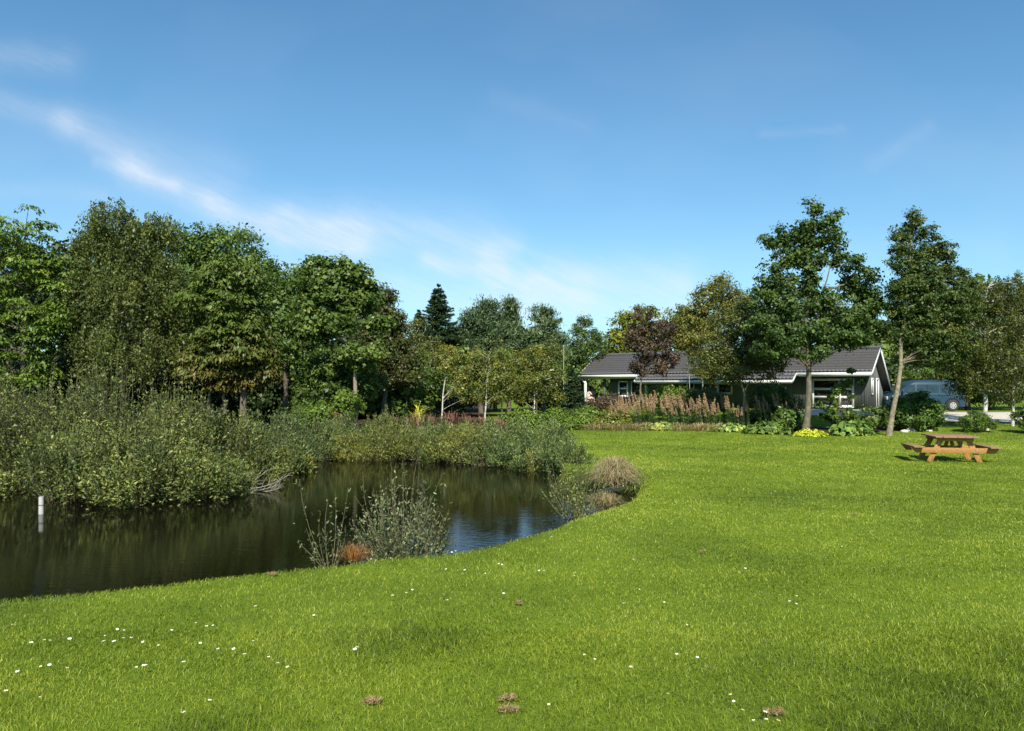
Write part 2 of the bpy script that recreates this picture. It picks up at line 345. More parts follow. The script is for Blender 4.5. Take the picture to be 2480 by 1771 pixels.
# ------------------------------------------------------------------ ground
bed_px = [(1180, 37), (1389, 36.5), (1600, 35.6), (1750, 35.4), (1880, 33.2), (1960, 31.8), (2020, 32.6), (2100, 33.6), (2200, 34.2), (2262, 34.8)]
bed_x = [X(p, d) for p, d in bed_px]; bed_y = [d+.9 for p, d in bed_px]
def bed_mask(x, y):                         # planting bed in front of the house
    f = np.interp(x, bed_x, bed_y, left=99, right=99)
    back = np.interp(x, [X(1389, 37), X(1700, 37), X(1900, 36), X(2262, 35)], [43, 41.5, 38, 37.2])
    return np.clip((y-f)*4, 0, 1)*np.clip((back-y)*2, 0, 1)
def soil_mask(x, y):
    wood = np.clip((y-25.5)/1.5, 0, 1)*np.clip((-1.2-x+(y-30)*.02)/1.5, 0, 1)
    wood2 = np.clip((y-26.5), 0, 1)*np.clip((1.5-x)/1., 0, 1)*np.clip((44-y)/2, 0, 1)*0.0
    s = pond_sd(x, y).reshape(x.shape)
    bank = np.clip((.02-s)/.12, 0, 1)
    left = np.clip((y-13.5)*2, 0, 1)*np.clip((-2.5-x)*1, 0, 1)
    scrub = np.clip((y-20)*2, 0, 1)*np.clip((1.2+(y-20)*-.0-x)*2, 0, 1)*np.clip((31-y), 0, 1)
    return np.clip(np.maximum.reduce([wood, bank, bed_mask(x, y), left, scrub]), 0, 1)
xs = np.unique(np.concatenate([np.arange(-22, 22, .2), np.arange(-60, 60.1, 1.), [-1200, -400, -150, -90, 90, 150, 400, 1200]]))
ys = np.unique(np.concatenate([np.arange(1, 29, .2), np.arange(29, 56, .4), np.arange(-20, 1, 1.), np.arange(56, 100, 3), [-300, -80, 130, 200, 400, 1500]]))
GX, GY = np.meshgrid(xs, ys); GZ = gz(GX, GY)
V = np.stack([GX, GY, GZ], -1).reshape(-1, 3); nx = len(xs); i = np.arange(len(ys)-1)[:, None]*nx; j = np.arange(nx-1)[None]
Q = np.stack([i+j, i+j+1, i+nx+j+1, i+nx+j], -1).reshape(-1, 4)
me = mesh_np('ground', V, Q, None, [ground_mat()], smooth=True)
a = me.attributes.new('soil', 'FLOAT', 'POINT'); a.data.foreach_set('value', soil_mask(GX, GY).ravel().astype(np.float32))
o = bpy.data.objects.new('ground', me); C.objects.link(o); struct(o)
x0, x1, y0, y1 = POND[:, 0].min()-2, POND[:, 0].max()+.3, POND[:, 1].min()-.3, POND[:, 1].max()+.6
o = B().add([(x0, y0, WATER), (x1, y0, WATER), (x1, y1, WATER), (x0, y1, WATER)], [[0, 1, 2, 3]]).obj('water', water_mat()); struct(o)
def sheet(name, poly, mat, dz=.02, res=.5):
    P = np.array(poly); x = np.arange(P[:, 0].min(), P[:, 0].max()+res, res); y = np.arange(P[:, 1].min(), P[:, 1].max()+res, res)
    gx, gy = np.meshgrid(x, y); g_z = gz(gx, gy)+dz
    def inside(a, b):
        ins = np.zeros(a.shape, bool); n = len(P)
        for k in range(n):
            p, q = P[k], P[(k+1) % n]
            ins ^= ((p[1] > b) != (q[1] > b)) & (a < (q[0]-p[0])*(b-p[1])/(q[1]-p[1]+1e-12)+p[0])
        return ins
    n_x = len(x); ii = np.arange(len(y)-1)[:, None]*n_x; jj = np.arange(n_x-1)[None]
    Qs = np.stack([ii+jj, ii+jj+1, ii+n_x+jj+1, ii+n_x+jj], -1).reshape(-1, 4)
    c = np.stack([gx, gy], -1).reshape(-1, 2)[Qs].mean(1)
    Qs = Qs[inside(c[:, 0]+(vn(c[:, 0], c[:, 1], .7)-.5)*.5, c[:, 1]+(vn2(c[:, 0], c[:, 1], .7)-.5)*.5)]
    me = mesh_np(name, np.stack([gx, gy, g_z], -1).reshape(-1, 3), Qs, None, [mat], smooth=True)
    o = bpy.data.objects.new(name, me); C.objects.link(o); return struct(o)
drive = [(15.2, 42.6), (16.5, 41.4), (19.3, 39.2), (24, 40), (33, 39.6), (33, 41), (48, 41.5), (60, 43), (60, 53), (27, 51.5), (23, 47), (20.3, 41.2), (17.5, 43.0)]
sheet('gravel_drive', drive, gravel_mat(), .03, .3)

# ------------------------------------------------------------------ lawn grass
def make_grass():
    rng = np.random.default_rng(21)
    def sample(n, d0, d1, e):
        uu = rng.random(n)
        p = 2-e; D = (d0**p+uu*(d1**p-d0**p))**(1/p)
        px = rng.uniform(-260, 2740, n); return (px-1240)/F*D, D
    xa, ya = sample(150000, 2.6, 5.2, 0); xb, yb = sample(470000, 5.2, 41, 1.75)
    x = np.concatenate([xa, xb]); y = np.concatenate([ya, yb])
    s = pond_sd(x, y); keep = (s > -.16+.12*rng.random(len(x))) & (soil_mask(x, y) < .5+rng.random(len(x))*.3)
    gd = (x > 19) & (y > 39.2); keep &= ~gd
    keep &= ~((y > 26) & (x < 1.2) & (y < 45))
    x, y = x[keep], y[keep]; s = s[keep]; n = len(x)
    D = y; z = gz(x, y)
    tall = np.clip((vn(x, y, .55)-.5)*1.6, 0, 1)*.35+np.clip((vn2(x, y, .22)-.55)*2, 0, 1)*.3
    for (cx, cy, r) in [(X(600,3.6),3.55,.28),(X(2400,3.8),3.8,.7),(X(2200,3.5),3.45,.35),(X(1000,5.2),5.0,.5),(X(2440,4.8),4.6,.4)]:
        tall += 1.1*np.exp(-((x-cx)**2+(y-cy)**2)/r**2)
    h = (.017+.019*rng.random(n))*(1+.75*tall); h *= np.where(s < .12, 1.3+1.3*rng.random(n)**3, 1)*np.clip((D/6)**.15, 1, 1.3)
    wd = .0026*(np.maximum(D, 3)/3.4)**.95*(.7+.6*rng.random(n))
    an = rng.random(n)*2*np.pi; wind = np.stack([vn(x, y, 1.3)-.5, vn2(x, y, 1.3)-.5], 1)*1.0
    lean = np.stack([np.cos(an), np.sin(an)], 1)*rng.uniform(.2, 1.1, n)[:, None]+wind*.6
    an2 = rng.random(n)*2*np.pi; side = np.stack([np.cos(an2), np.sin(an2), np.zeros(n)], 1)*wd[:, None]*.5
    base = np.stack([x, y, z-.006], 1)
    mid = base+np.stack([lean[:, 0]*h*.35, lean[:, 1]*h*.35, h*.62], 1)
    tip = base+np.stack([lean[:, 0]*h*1.05, lean[:, 1]*h*1.05, h*(1.05-.22*np.abs(lean).sum(1)).clip(.3)], 1)
    col = .50+(vn(x, y, 2.7)-.5)*.6+(vn2(x, y, .8)-.5)*.5+(vn(x+9, y, 7)-.5)*.6+(vn(x, y+4, .3)-.5)*.25+rng.normal(0, .2, n)-tall*.14
    col = np.where(rng.random(n) < .035, .98, col).clip(0, 1)
    V = np.stack([base-side, base+side, mid+side*.8, mid-side*.8, tip+side*.12, tip-side*.12], 1).reshape(-1, 3)
    k = np.arange(n)[:, None]*6
    Q = np.concatenate([k+np.array([[0, 1, 2, 3]]), k+np.array([[3, 2, 4, 5]])]); cc = np.concatenate([col, col])
    me = mesh_np('lawn_grass', V, Q, cc, [M['grass']])
    o = bpy.data.objects.new('lawn_grass', me); C.objects.link(o)
    tag(o, 'short bright green mown grass sloping down to the pond', 'grass', kind='stuff')
make_grass()

# ------------------------------------------------------------------ trees
def interp_path(P, n):
    P = np.asarray(P, float); d = np.r_[0, np.cumsum(np.linalg.norm(np.diff(P, axis=0), axis=1))]; t = np.linspace(0, d[-1], n)
    return np.stack([np.interp(t, d, P[:, k]) for k in range(3)], 1)
def tree(name, label, cat, D, trunks, lobes, mat, n, leaf=.13, rc=.55, style='round', bark='bark', r0=.16, asp=.6, nb=70,
         flat=.7, group=None, vb=None, base=None, seed=None, shell=.45, dd=1.0, outl=.10, vlow=0):
    rng = np.random.default_rng(seed if seed is not None else abs(hash(label)) % 1000+1 if False else sum(map(ord, label)) % 9973)
    L = []
    for l in lobes:
        px, py, rx, rz = l[:4]; off = l[4] if len(l) > 4 else 0
        Dl = D+off; rxx = rx/F*D; rzz = rz/F*D; L.append((X(px, D), Dl+rng.uniform(-.3, .3)*rxx, Z(py, D), rxx, max(rxx, .6*rzz)*.9*dd, rzz))
    b0 = trunks[0][0]; bx, by = X(b0[0], D), D; bz = g1(bx, by)
    root = thing(name, label, cat, (bx, by, bz), 0, group)
    tb = B(); axes = []
    for k, tr in enumerate(trunks):
        P = np.array([(X(p[0], D), D+(p[2] if len(p) > 2 else 0), Z(p[1], D)) for p in tr])
        if k == 0 or tr[0][1] > 1010: P[0, 2] = bz-.1
        P = interp_path(P, 10); P[1:-1] += rng.normal(0, r0*.25, (8, 3)); axes.append(P)
        rr = r0*(1 if k == 0 else .42)
        tb.tube(P, np.linspace(rr, rr*.22, 10)*np.r_[1.25, np.ones(9)], 8)
    ar = np.array([(l[3]*l[5]+l[4]*l[5]+l[3]*l[4]) for l in L]); ar = ar/ar.sum()
    lpc = 90 if style != 'droop' else 110
    K = max(int(n/lpc), 8); which = rng.choice(len(L), K, p=ar)
    Lc = np.array(L)
    dirs = rng.normal(size=(K, 3)); dirs /= np.linalg.norm(dirs, axis=1)[:, None]
    rad = (shell+(1-shell)*rng.random(K)**.6)
    cc = Lc[which, :3]+dirs*rad[:, None]*Lc[which, 3:6]
    out = cc-(Lc[which, :3]*.6+Lc[:, :3].mean(0)*.4); out /= np.linalg.norm(out, axis=1)[:, None]+1e-6
    # limbs
    allax = np.concatenate([a_[3:] for a_ in axes])
    for q in rng.choice(K, min(nb, K), replace=False):
        e = cc[q]; d = np.linalg.norm(allax-e, axis=1)+np.maximum(0, allax[:, 2]-e[2]+.3)*2; s0 = allax[np.argmin(d*(1+.3*rng.random(len(d))))]
        m1 = s0*.5+e*.5+np.array([0, 0, .18*np.linalg.norm((e-s0)[:2])])+rng.normal(0, .12, 3)
        t = np.linspace(0, 1, 6)[:, None]; P = (1-t)**2*s0+2*t*(1-t)*m1+t*t*e
        ln = np.linalg.norm(e-s0); tb.tube(P, np.linspace(min(.22*r0, .010+ln*.010), .006, 6), 4)
    tr_o = tb.obj('trunk', M[bark], root, (bx, by, bz), smooth=True)
    cr = B(); N = K*lpc; ci = np.repeat(np.arange(K), lpc); r3 = rng.normal(size=(N, 3))
    csz = rng.uniform(.65, 1.3, K)
    nrm = rng.normal(size=(N, 3)); sz = leaf*rng.lognormal(-.06, .36, N).clip(.4, 2.1); T = None
    cv = rng.normal(.5, .16, K); v_ = cv[ci]+rng.normal(0, .13, N)
    if style == 'droop':
        Ls = rng.uniform(.5, 1.5, K)*rc*2.2; t = rng.random(N)
        P = cc[ci]+np.stack([r3[:, 0]*rc*.26*(.5+t), r3[:, 1]*rc*.26*(.5+t), -t*Ls[ci]+r3[:, 2]*.05], 1)+out[ci]*np.array([1, 1, 0])*(t*(1-t))[:, None]*.5
        T = np.tile([0, 0, -1.], (N, 1))+rng.normal(0, .5, (N, 3))
    elif style == 'layer':
        q = rng.normal(size=(N, 3)); rr_ = np.sqrt(rng.random(N)); q[:, 2] = 0; q /= np.linalg.norm(q, axis=1)[:, None]+1e-6
        P = cc[ci]+q*rr_[:, None]*rc*csz[ci][:, None]*1.1+np.stack([np.zeros(N), np.zeros(N), -rr_**2*rc*.5+r3[:, 2]*.04], 1)
        nrm = nrm*.35+np.array([0, 0, 1.])+q*rr_[:, None]*1.3; T = q+np.array([0, 0, -.5])+rng.normal(0, .3, (N, 3))
    elif style == 'pine':
        P = cc[ci]+r3*np.array([1, 1, .6])*rc*.48*csz[ci][:, None]
        T = out[ci]*.8+np.array([0, 0, .9])+rng.normal(0, .45, (N, 3))
    else:
        rr_ = rng.random(N)**.45; r3 /= np.linalg.norm(r3, axis=1)[:, None]
        P = cc[ci]+r3*rr_[:, None]*np.array([1, 1, flat])*rc*csz[ci][:, None]
        far_ = rng.random(N) < outl; P = np.where(far_[:, None], cc[ci]+r3*rc*(1+.35*rng.random(N))[:, None]*np.array([1, 1, .8])*csz[ci][:, None], P)
        nrm = nrm*.75+out[ci]*.5+r3*.7+np.array([0, 0, .45])
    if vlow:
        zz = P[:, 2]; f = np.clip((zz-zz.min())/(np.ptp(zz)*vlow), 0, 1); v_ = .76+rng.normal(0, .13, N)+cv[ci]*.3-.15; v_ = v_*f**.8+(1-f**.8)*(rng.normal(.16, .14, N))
    if vb is not None: v_ = v_+vb
    cr.leaves(P, nrm, sz, asp, v_.clip(0, 1), T, rng=rng)
    cr.obj('crown', M[mat], root, (bx, by, bz))
    return root
def spruce(name, label, cat, px, D, top, halfw, bot, mat, leaf=.2, n=16000, group=None):
    rng = np.random.default_rng(int(px)); bx, by = X(px, D), D; bz = g1(bx, by); zt = Z(top, D); zb = Z(bot, D); hw = halfw/F*D
    root = thing(name, label, cat, (bx, by, bz), 0, group); tb = B(); tb.tube([(bx, by, bz-.1), (bx+.05, by, (zt+bz)/2), (bx, by, zt)], [.16, .1, .015], 8)
    nb = 260; t = np.sort(rng.random(nb))**.8; t[:4] = [0, .004, .01, .02]; cr = B(); Ps = []; Ts = []; vs = []
    for q in t:
        an = rng.random()*6.283; r = hw*(q**.85)*rng.uniform(.75, 1.12)+.08; z = zt-(zt-zb)*q
        k = np.linspace(0, 1, 7)[:, None]; d = np.array([math.cos(an), math.sin(an), 0])
        P = np.array([bx, by, z])+k*d*r+np.array([0, 0, 1])*(-.30*r*k+.28*r*k*k)
        tb.tube(P, np.linspace(.02, .005, 7), 4, cap=False)
        m_ = int(n/nb*(.3+1.2*r/hw)); kk = rng.random(m_)**.7; side = np.array([-d[1], d[0], 0]); sp = rng.normal(size=m_)*.30*(1.1-kk*.75)*r
        pp = np.array([bx, by, z])+kk[:, None]*d*r+side*sp[:, None]*.6+np.stack([np.zeros(m_)]*2+[-.30*r*kk+.28*r*kk**2-np.abs(sp)*.15+rng.normal(0, .03, m_)], 1)
        Ps.append(pp); Ts.append(d+side*np.sign(sp)[:, None]*.8+rng.normal(0, .3, (m_, 3))); vs.append(rng.normal(.35+.3*kk, .12))
    Ps = np.concatenate(Ps); Ts = np.concatenate(Ts); vs = np.concatenate(vs)
    cr.leaves(Ps, rng.normal(size=Ps.shape)*.5+[0, 0, 1], leaf*rng.uniform(.6, 1.2, len(Ps)), .35, vs.clip(0, 1), Ts, rng=rng)
    tb.obj('trunk', M['bark'], root, (bx, by, bz)); cr.obj('crown', M[mat], root, (bx, by, bz)); return root

# left wood
wood = 'trees of the wood behind the pond'
tree('ash_tree', 'tall open light green tree at the left edge of the wood, sky showing through it', 'tree', 31,
     [[(55,1010),(58,800),(62,600)]], [(60,560,80,62),(20,640,105,85),(118,650,52,60),(40,780,115,85),(-110,660,110,130),(-90,820,110,110),(120,770,45,60),(20,890,110,50),(150,700,26,40)], 'ash', 42000, .13, .5, 'layer', 'bark', .17, .5, 70, group=wood)
tree('birch_tree', 'tallest tree of the wood, drooping grey green birch with a dark trunk', 'tree', 32,
     [[(297,980),(300,820),(305,700),(325,540)]], [(285,525,68,42),(250,585,75,65),(345,595,80,80),(385,545,48,40),(215,680,55,60),(320,700,100,80),(210,800,55,50),(415,700,45,90),(330,820,105,50),(255,860,60,30)], 'olive', 80000, .10, .5, 'droop', 'bark', .16, .55, 60, group=wood)
tree('maple_tree', 'broad bright topped maple behind the horse chestnut', 'tree', 37,
     [[(500,980),(505,800),(530,620)]], [(480,590,55,45),(560,600,75,50),(470,660,65,70),(630,660,45,60),(560,700,120,80),(600,760,70,120),(440,780,60,120)], 'maple', 38000, .135, .5, 'round', 'bark', .2, .6, 60, group=wood)
tree('chestnut_tree', 'layered horse chestnut with lower leaves browning, standing in front of the wood', 'tree', 30,
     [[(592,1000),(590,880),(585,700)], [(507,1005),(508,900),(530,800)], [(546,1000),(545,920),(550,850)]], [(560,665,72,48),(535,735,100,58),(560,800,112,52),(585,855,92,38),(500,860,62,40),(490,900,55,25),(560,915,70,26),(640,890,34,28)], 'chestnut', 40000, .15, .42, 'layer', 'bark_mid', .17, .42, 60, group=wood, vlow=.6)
tree('lime_tree', 'narrow dark tree between the chestnut and the sycamore', 'tree', 36,
     [[(690,980),(690,800),(695,690)]], [(685,690,36,44),(720,720,50,80),(690,790,50,110),(740,860,50,90)], 'maple', 16000, .13, .5, 'round', 'bark', .15, .6, 50, group=wood, vb=-.1)
tree('sycamore_tree', 'sycamore with two rounded tops and a pale bare trunk showing below', 'tree', 30,
     [[(862,1000),(860,900),(850,820),(842,740),(830,680)], [(850,830),(885,790),(905,760)], [(852,850),(820,810),(790,790)]], [(782,660,40,38),(852,665,46,38),(820,720,72,45),(880,720,40,45),(770,770,62,44),(840,780,50,30),(740,800,40,24),(925,790,28,22),(870,860,56,34),(730,690,26,40)], 'sycamore', 30000, .14, .36, 'round', 'bark_pale', .11, .7, 80, group=wood, flat=.6)
tree('beech_tree', 'dark copper tinged beech at the right end of the wood', 'tree', 35,
     [[(930,980),(930,850),(930,750)]], [(905,725,36,36),(940,745,30,36),(935,800,55,60),(945,870,58,70),(890,880,60,80),(985,900,40,50)], 'beech', 30000, .12, .4, 'round', 'bark', .16, .6, 50, group=wood)
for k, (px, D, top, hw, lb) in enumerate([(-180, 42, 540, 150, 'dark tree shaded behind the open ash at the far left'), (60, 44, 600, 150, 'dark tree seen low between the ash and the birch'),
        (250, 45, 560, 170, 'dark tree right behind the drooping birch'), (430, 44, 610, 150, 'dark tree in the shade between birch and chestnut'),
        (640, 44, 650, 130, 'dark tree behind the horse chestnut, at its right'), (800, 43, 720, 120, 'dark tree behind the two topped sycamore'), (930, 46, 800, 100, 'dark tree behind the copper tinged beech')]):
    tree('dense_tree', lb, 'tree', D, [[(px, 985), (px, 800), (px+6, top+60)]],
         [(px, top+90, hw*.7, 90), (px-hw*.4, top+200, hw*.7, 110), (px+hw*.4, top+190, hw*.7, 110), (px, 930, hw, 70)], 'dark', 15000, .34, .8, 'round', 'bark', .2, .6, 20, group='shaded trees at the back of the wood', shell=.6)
def far_wood():
    rng = np.random.default_rng(31); b = B()
    for k in range(230):
        an = rng.uniform(0, 2*np.pi); dd = rng.uniform(85, 125); cx, cy = dd*np.sin(an), 15+dd*np.cos(an); hh = rng.uniform(5, 9); rw = rng.uniform(3, 5.5); n = 520
        d = rng.normal(size=(n, 3)); d /= np.linalg.norm(d, axis=1)[:, None]; d[:, 2] = np.abs(d[:, 2])*1.0
        z0 = float(lawn_z(cx, cy)); P = np.array([cx, cy, z0])+d*np.array([rw, rw, hh])*(.7+.35*rng.random(n))[:, None]
        b.leaves(P, d+rng.normal(0, .6, (n, 3)), rng.uniform(.5, 1.1, n), .8, (rng.uniform(.2, .8)+rng.normal(0, .15, n)).clip(0, 1), None, rng=rng)
        b.tube([(cx, cy, z0-.3), (cx, cy, z0+hh*.7)], [.25, .1], 5, cap=False)
    tag(b.obj('distant_wood', M['maple']), 'far line of woodland closing the fields behind everything', 'woodland', kind='stuff')
far_wood()
# understorey along the wood
def bush(name, label, px, D, lobes, mat, n, leaf=.1, rc=.35, nb=40, cat='shrub', group=None, bark='bark', r0=.05, **kw):
    return tree(name, label, cat, D, [[(px, 1000), (px, max(l[1] for l in lobes))]], lobes, mat, n, leaf, rc, 'round', bark, r0, .6, nb, group=group, **kw)
us = 'leafy bushes growing under the trees'
bush('elder_bush', 'deep green bush around the foot of the sycamore', 830, 31.5, [(800,900,50,60),(860,930,60,60),(760,940,50,60),(740,990,60,40)], 'sycamore', 15000, .12, group=us, vb=-.12)
bush('green_bush', 'bright green low bush left of the dark red dock spike', 790, 29.5, [(780,1000,40,28),(840,985,34,30),(740,1010,35,22)], 'ash', 6500, .10, group=us)
bush('green_bush', 'green bush behind the forked white birch', 960, 36.5, [(930,940,60,50),(1010,950,60,40),(960,980,90,30)], 'sycamore', 12000, .13, group=us)
bush('green_bush', 'rounded green bush between the first and second birch', 1070, 39, [(1060,900,55,55),(1040,950,70,40),(1110,940,50,40)], 'maple', 10000, .13, group=us, vb=-.05)
bush('dark_bush', 'blackish low bush right of the second birch', 1105, 37.5, [(1105,975,42,26),(1090,985,30,20)], 'dark', 5000, .1, group=us)
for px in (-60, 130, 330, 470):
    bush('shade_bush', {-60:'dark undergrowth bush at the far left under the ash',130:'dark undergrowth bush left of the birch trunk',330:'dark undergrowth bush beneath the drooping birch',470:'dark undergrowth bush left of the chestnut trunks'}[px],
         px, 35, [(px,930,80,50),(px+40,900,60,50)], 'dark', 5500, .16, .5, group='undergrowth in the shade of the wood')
# middle distance conifers
spruce('fir_tree', 'pointed dark fir standing alone above the middle of the treeline', 'tree', 1062, 47, 690, 76, 850, 'needle', .17, 34000)
spruce('small_fir', 'small dark fir peeping out left of the pointed fir', 'tree', 1014, 46, 752, 34, 850, 'needle', .22, 5000)
pg = 'pines in the middle distance'
tree('pine_tree', 'leftmost broad pine right of the pointed fir', 'tree', 50, [[(1165,980),(1165,850),(1165,740)]], [(1180,750,26,24),(1160,780,42,34),(1140,820,52,40),(1200,820,45,36),(1170,860,75,40)], 'pine', 30000, .20, .6, 'pine', 'bark', .16, .28, 40, group=pg, vb=-.08)
tree('pine_tree', 'slender pine with a pointed top in the middle of the three pines', 'tree', 52, [[(1232,980),(1232,850),(1232,730)]], [(1232,745,14,22),(1232,775,30,26),(1232,815,42,34),(1245,860,50,40)], 'pine', 26000, .20, .55, 'pine', 'bark', .15, .28, 40, group=pg)
tree('pine_tree', 'rightmost bluish pine with shelf like branches', 'tree', 50, [[(1315,980),(1315,850),(1312,750)]], [(1312,760,26,22),(1320,792,42,24),(1300,825,60,28),(1345,830,34,28),(1320,865,66,26)], 'pine', 15000, .24, .5, 'pine', 'bark', .16, .28, 40, group=pg, vb=.1)
tree('larch_tree', 'loose dark conifer between the pines and the house', 'tree', 54, [[(1412,980),(1412,860),(1410,775)]], [(1408,790,24,22),(1425,825,40,30),(1395,850,36,34),(1440,850,26,40),(1385,900,30,60)], 'sycamore', 13000, .16, .45, 'round', 'bark', .14, .4, 50, vb=-.2)
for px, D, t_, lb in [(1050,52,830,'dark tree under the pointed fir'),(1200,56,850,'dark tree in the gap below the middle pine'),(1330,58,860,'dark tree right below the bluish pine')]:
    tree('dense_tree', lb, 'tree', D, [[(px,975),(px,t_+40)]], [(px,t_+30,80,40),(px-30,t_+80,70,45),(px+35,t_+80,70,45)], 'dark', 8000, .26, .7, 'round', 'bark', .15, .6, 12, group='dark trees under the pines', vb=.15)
# young birches behind the pond
bg_ = 'young birches behind the pond'
tree('birch_tree', 'forked white birch with two curved stems and thin leaves, leftmost of the young birches', 'tree', 36, [[(985,1005),(986,955),(968,915),(975,885),(990,850),(995,830),(1015,795)],[(986,950),(998,915),(992,880),(1000,850),(1030,800)],[(986,960),(1010,940),(1030,925)],[(985,968),(970,950),(962,940)],[(990,905),(1020,890),(1060,893)]],
     [(1015,795,36,30),(1035,830,36,34),(1000,800,20,26),(1050,870,34,30)], 'birchl', 2800, .09, .34, 'round', 'birch', .06, .5, 20, group=bg_, vb=.0)
tree('birch_tree', 'short birch with brownish leaves right of the forked white birch', 'tree', 35, [[(1069,1010),(1073,955),(1080,905),(1082,880)],[(1074,965),(1090,945),(1100,930)]],
     [(1080,870,30,34),(1115,890,36,40),(1060,870,16,20),(1120,920,26,22),(1105,950,34,26)], 'birchl', 4600, .09, .3, 'round', 'birch', .05, .5, 20, group=bg_, vb=.3)
tree('birch_tree', 'straight pale birch rising from behind the scrub, with yellowing leaves', 'tree', 36, [[(1173,1010),(1178,945),(1184,880),(1188,850)]],
     [(1190,850,42,26),(1160,870,36,30),(1220,870,36,34),(1190,905,50,30),(1150,930,36,30),(1220,935,40,34),(1175,965,40,20)], 'birchl', 7600, .09, .34, 'round', 'birch', .05, .6, 20, group=bg_, vb=.08)
tree('birch_tree', 'bushy yellow birch with a slanting white stem, rightmost of the young birches', 'tree', 37, [[(1293,1010),(1295,960),(1290,940),(1265,900)],[(1294,955),(1315,925),(1330,890),(1345,860)]],
     [(1290,870,50,34),(1335,850,30,34),(1255,890,36,34),(1310,910,56,36),(1350,900,26,30),(1285,945,40,24),(1330,950,40,26),(1250,950,34,26)], 'birchl', 13500, .09, .34, 'round', 'birch', .05, .6, 22, group=bg_, vb=.06)
for px, D_, yy_, mt_, lb_ in [(1120,43,880,'maple','sunlit green bush behind the short birch'),(1215,44,890,'ash','sunlit green bush behind the straight pale birch'),(1300,45,880,'sycamore','sunlit green bush behind the bushy yellow birch'),(1335,46,880,'maple','green bush at the foot of the metal pole'),(1000,43,860,'sycamore','green bush behind the crown of the forked birch')]:
    bush('sunlit_bush', lb_, px, D_, [(px,yy_,50,40),(px-30,yy_+45,46,36),(px+30,yy_+40,46,36)], mt_, 9000, .14, .4, 12, group='sunlit bushes behind the young birches', vb=.1)
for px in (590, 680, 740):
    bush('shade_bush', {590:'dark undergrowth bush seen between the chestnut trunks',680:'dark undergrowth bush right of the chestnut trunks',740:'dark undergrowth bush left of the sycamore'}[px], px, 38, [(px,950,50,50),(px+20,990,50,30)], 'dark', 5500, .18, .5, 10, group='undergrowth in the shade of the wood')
spruce('small_spruce', 'low dark spruce beside the porch of the house', 'tree', 1385, 44, 890, 40, 1000, 'needle', .16, 9000)
# trees behind the house
bh = 'trees behind the house'
tree('leafy_tree', 'yellow green tree above the left end of the roof', 'tree', 62, [[(1530,960),(1530,800)]], [(1520,795,40,36),(1560,770,40,30),(1500,840,40,40),(1555,830,60,50)], 'yellow', 12000, .2, .6, 'round', 'bark', .15, .6, 30, group=bh, vb=-.25)
tree('leafy_tree', 'olive rounded tree above the middle of the roof', 'tree', 60, [[(1640,960),(1640,800)]], [(1630,785,50,36),(1670,800,50,50),(1620,840,60,50)], 'birchl', 12000, .18, .6, 'round', 'bark', .15, .6, 30, group=bh, vb=.05)
tree('leafy_tree', 'yellowish tree seen through the big oak limbs', 'tree', 60, [[(1950,960),(1950,800)]], [(1930,740,60,40),(2000,750,50,50),(1950,800,90,50),(2060,820,60,50),(1850,800,60,60)], 'yellow', 16000, .18, .6, 'round', 'bark', .15, .6, 30, group=bh, vb=-.3)
tree('leafy_tree', 'green tree seen through the open porch', 'tree', 64, [[(1440,975),(1440,900)]], [(1420,900,60,40),(1480,890,60,50),(1440,950,80,40),(1520,930,60,50)], 'maple', 12000, .18, .6, 'round', 'bark', .14, .6, 20, group=bh)
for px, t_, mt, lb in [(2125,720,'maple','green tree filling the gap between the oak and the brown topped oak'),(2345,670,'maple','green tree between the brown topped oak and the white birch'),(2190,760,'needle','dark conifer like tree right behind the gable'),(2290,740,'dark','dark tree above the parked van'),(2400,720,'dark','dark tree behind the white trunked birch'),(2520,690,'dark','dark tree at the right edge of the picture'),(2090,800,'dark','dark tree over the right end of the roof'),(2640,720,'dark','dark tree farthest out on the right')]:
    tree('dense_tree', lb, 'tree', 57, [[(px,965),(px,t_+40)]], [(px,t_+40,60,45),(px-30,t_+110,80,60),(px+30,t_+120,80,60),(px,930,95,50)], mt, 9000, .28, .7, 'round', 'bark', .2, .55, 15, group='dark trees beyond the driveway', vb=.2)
bush('hedge_bush', 'sunlit green bush between the gable and the van', 2200, 52, [(2215,905,34,18),(2260,905,40,16),(2230,880,40,20)], 'maple', 6000, .14)
# trees round the house
tree('copper_tree', 'dark red leaved tree in front of the left wing of the house', 'tree', 40, [[(1544,1000),(1550,950),(1556,900),(1565,820)]],
     [(1555,780,38,34),(1600,805,40,30),(1545,825,36,32),(1590,850,50,32),(1575,890,44,26),(1540,895,22,14),(1620,870,26,18)], 'copper', 12500, .105, .3, 'round', 'bark_mid', .07, .65, 60)
tree('birch_tree', 'pale yellow leaved birch with several thin stems behind the dark forked tree', 'tree', 41, [[(1700,1000),(1702,880),(1705,720)],[(1740,1000),(1742,860),(1748,700)],[(1672,1000),(1668,880),(1660,760)]],
     [(1710,725,34,34),(1748,700,30,30),(1680,770,46,38),(1740,770,50,44),(1655,810,32,34),(1700,830,56,40),(1790,740,40,36)], 'birchl', 30000, .10, .36, 'round', 'birch', .045, .6, 70, vb=.12, outl=.2)
tree('fruit_tree', 'fine leaved grey barked tree forking low, in front of the middle of the house', 'tree', 37, [[(1802,1010),(1802,950),(1785,905),(1770,850)],[(1803,950),(1825,905),(1830,830)],[(1825,920),(1860,915),(1885,918)],[(1790,920),(1760,912),(1730,920)]],
     [(1800,790,60,40),(1810,760,40,30),(1750,850,62,44),(1840,850,60,44),(1780,895,80,38),(1860,890,42,36),(1700,880,38,36),(1900,860,24,30),(1760,790,50,40),(1850,800,50,40),(1800,860,80,40),(1740,900,50,34)], 'birchl', 42000, .085, .36, 'round', 'bark_pale', .085, .65, 100, vb=-.16, outl=.2)
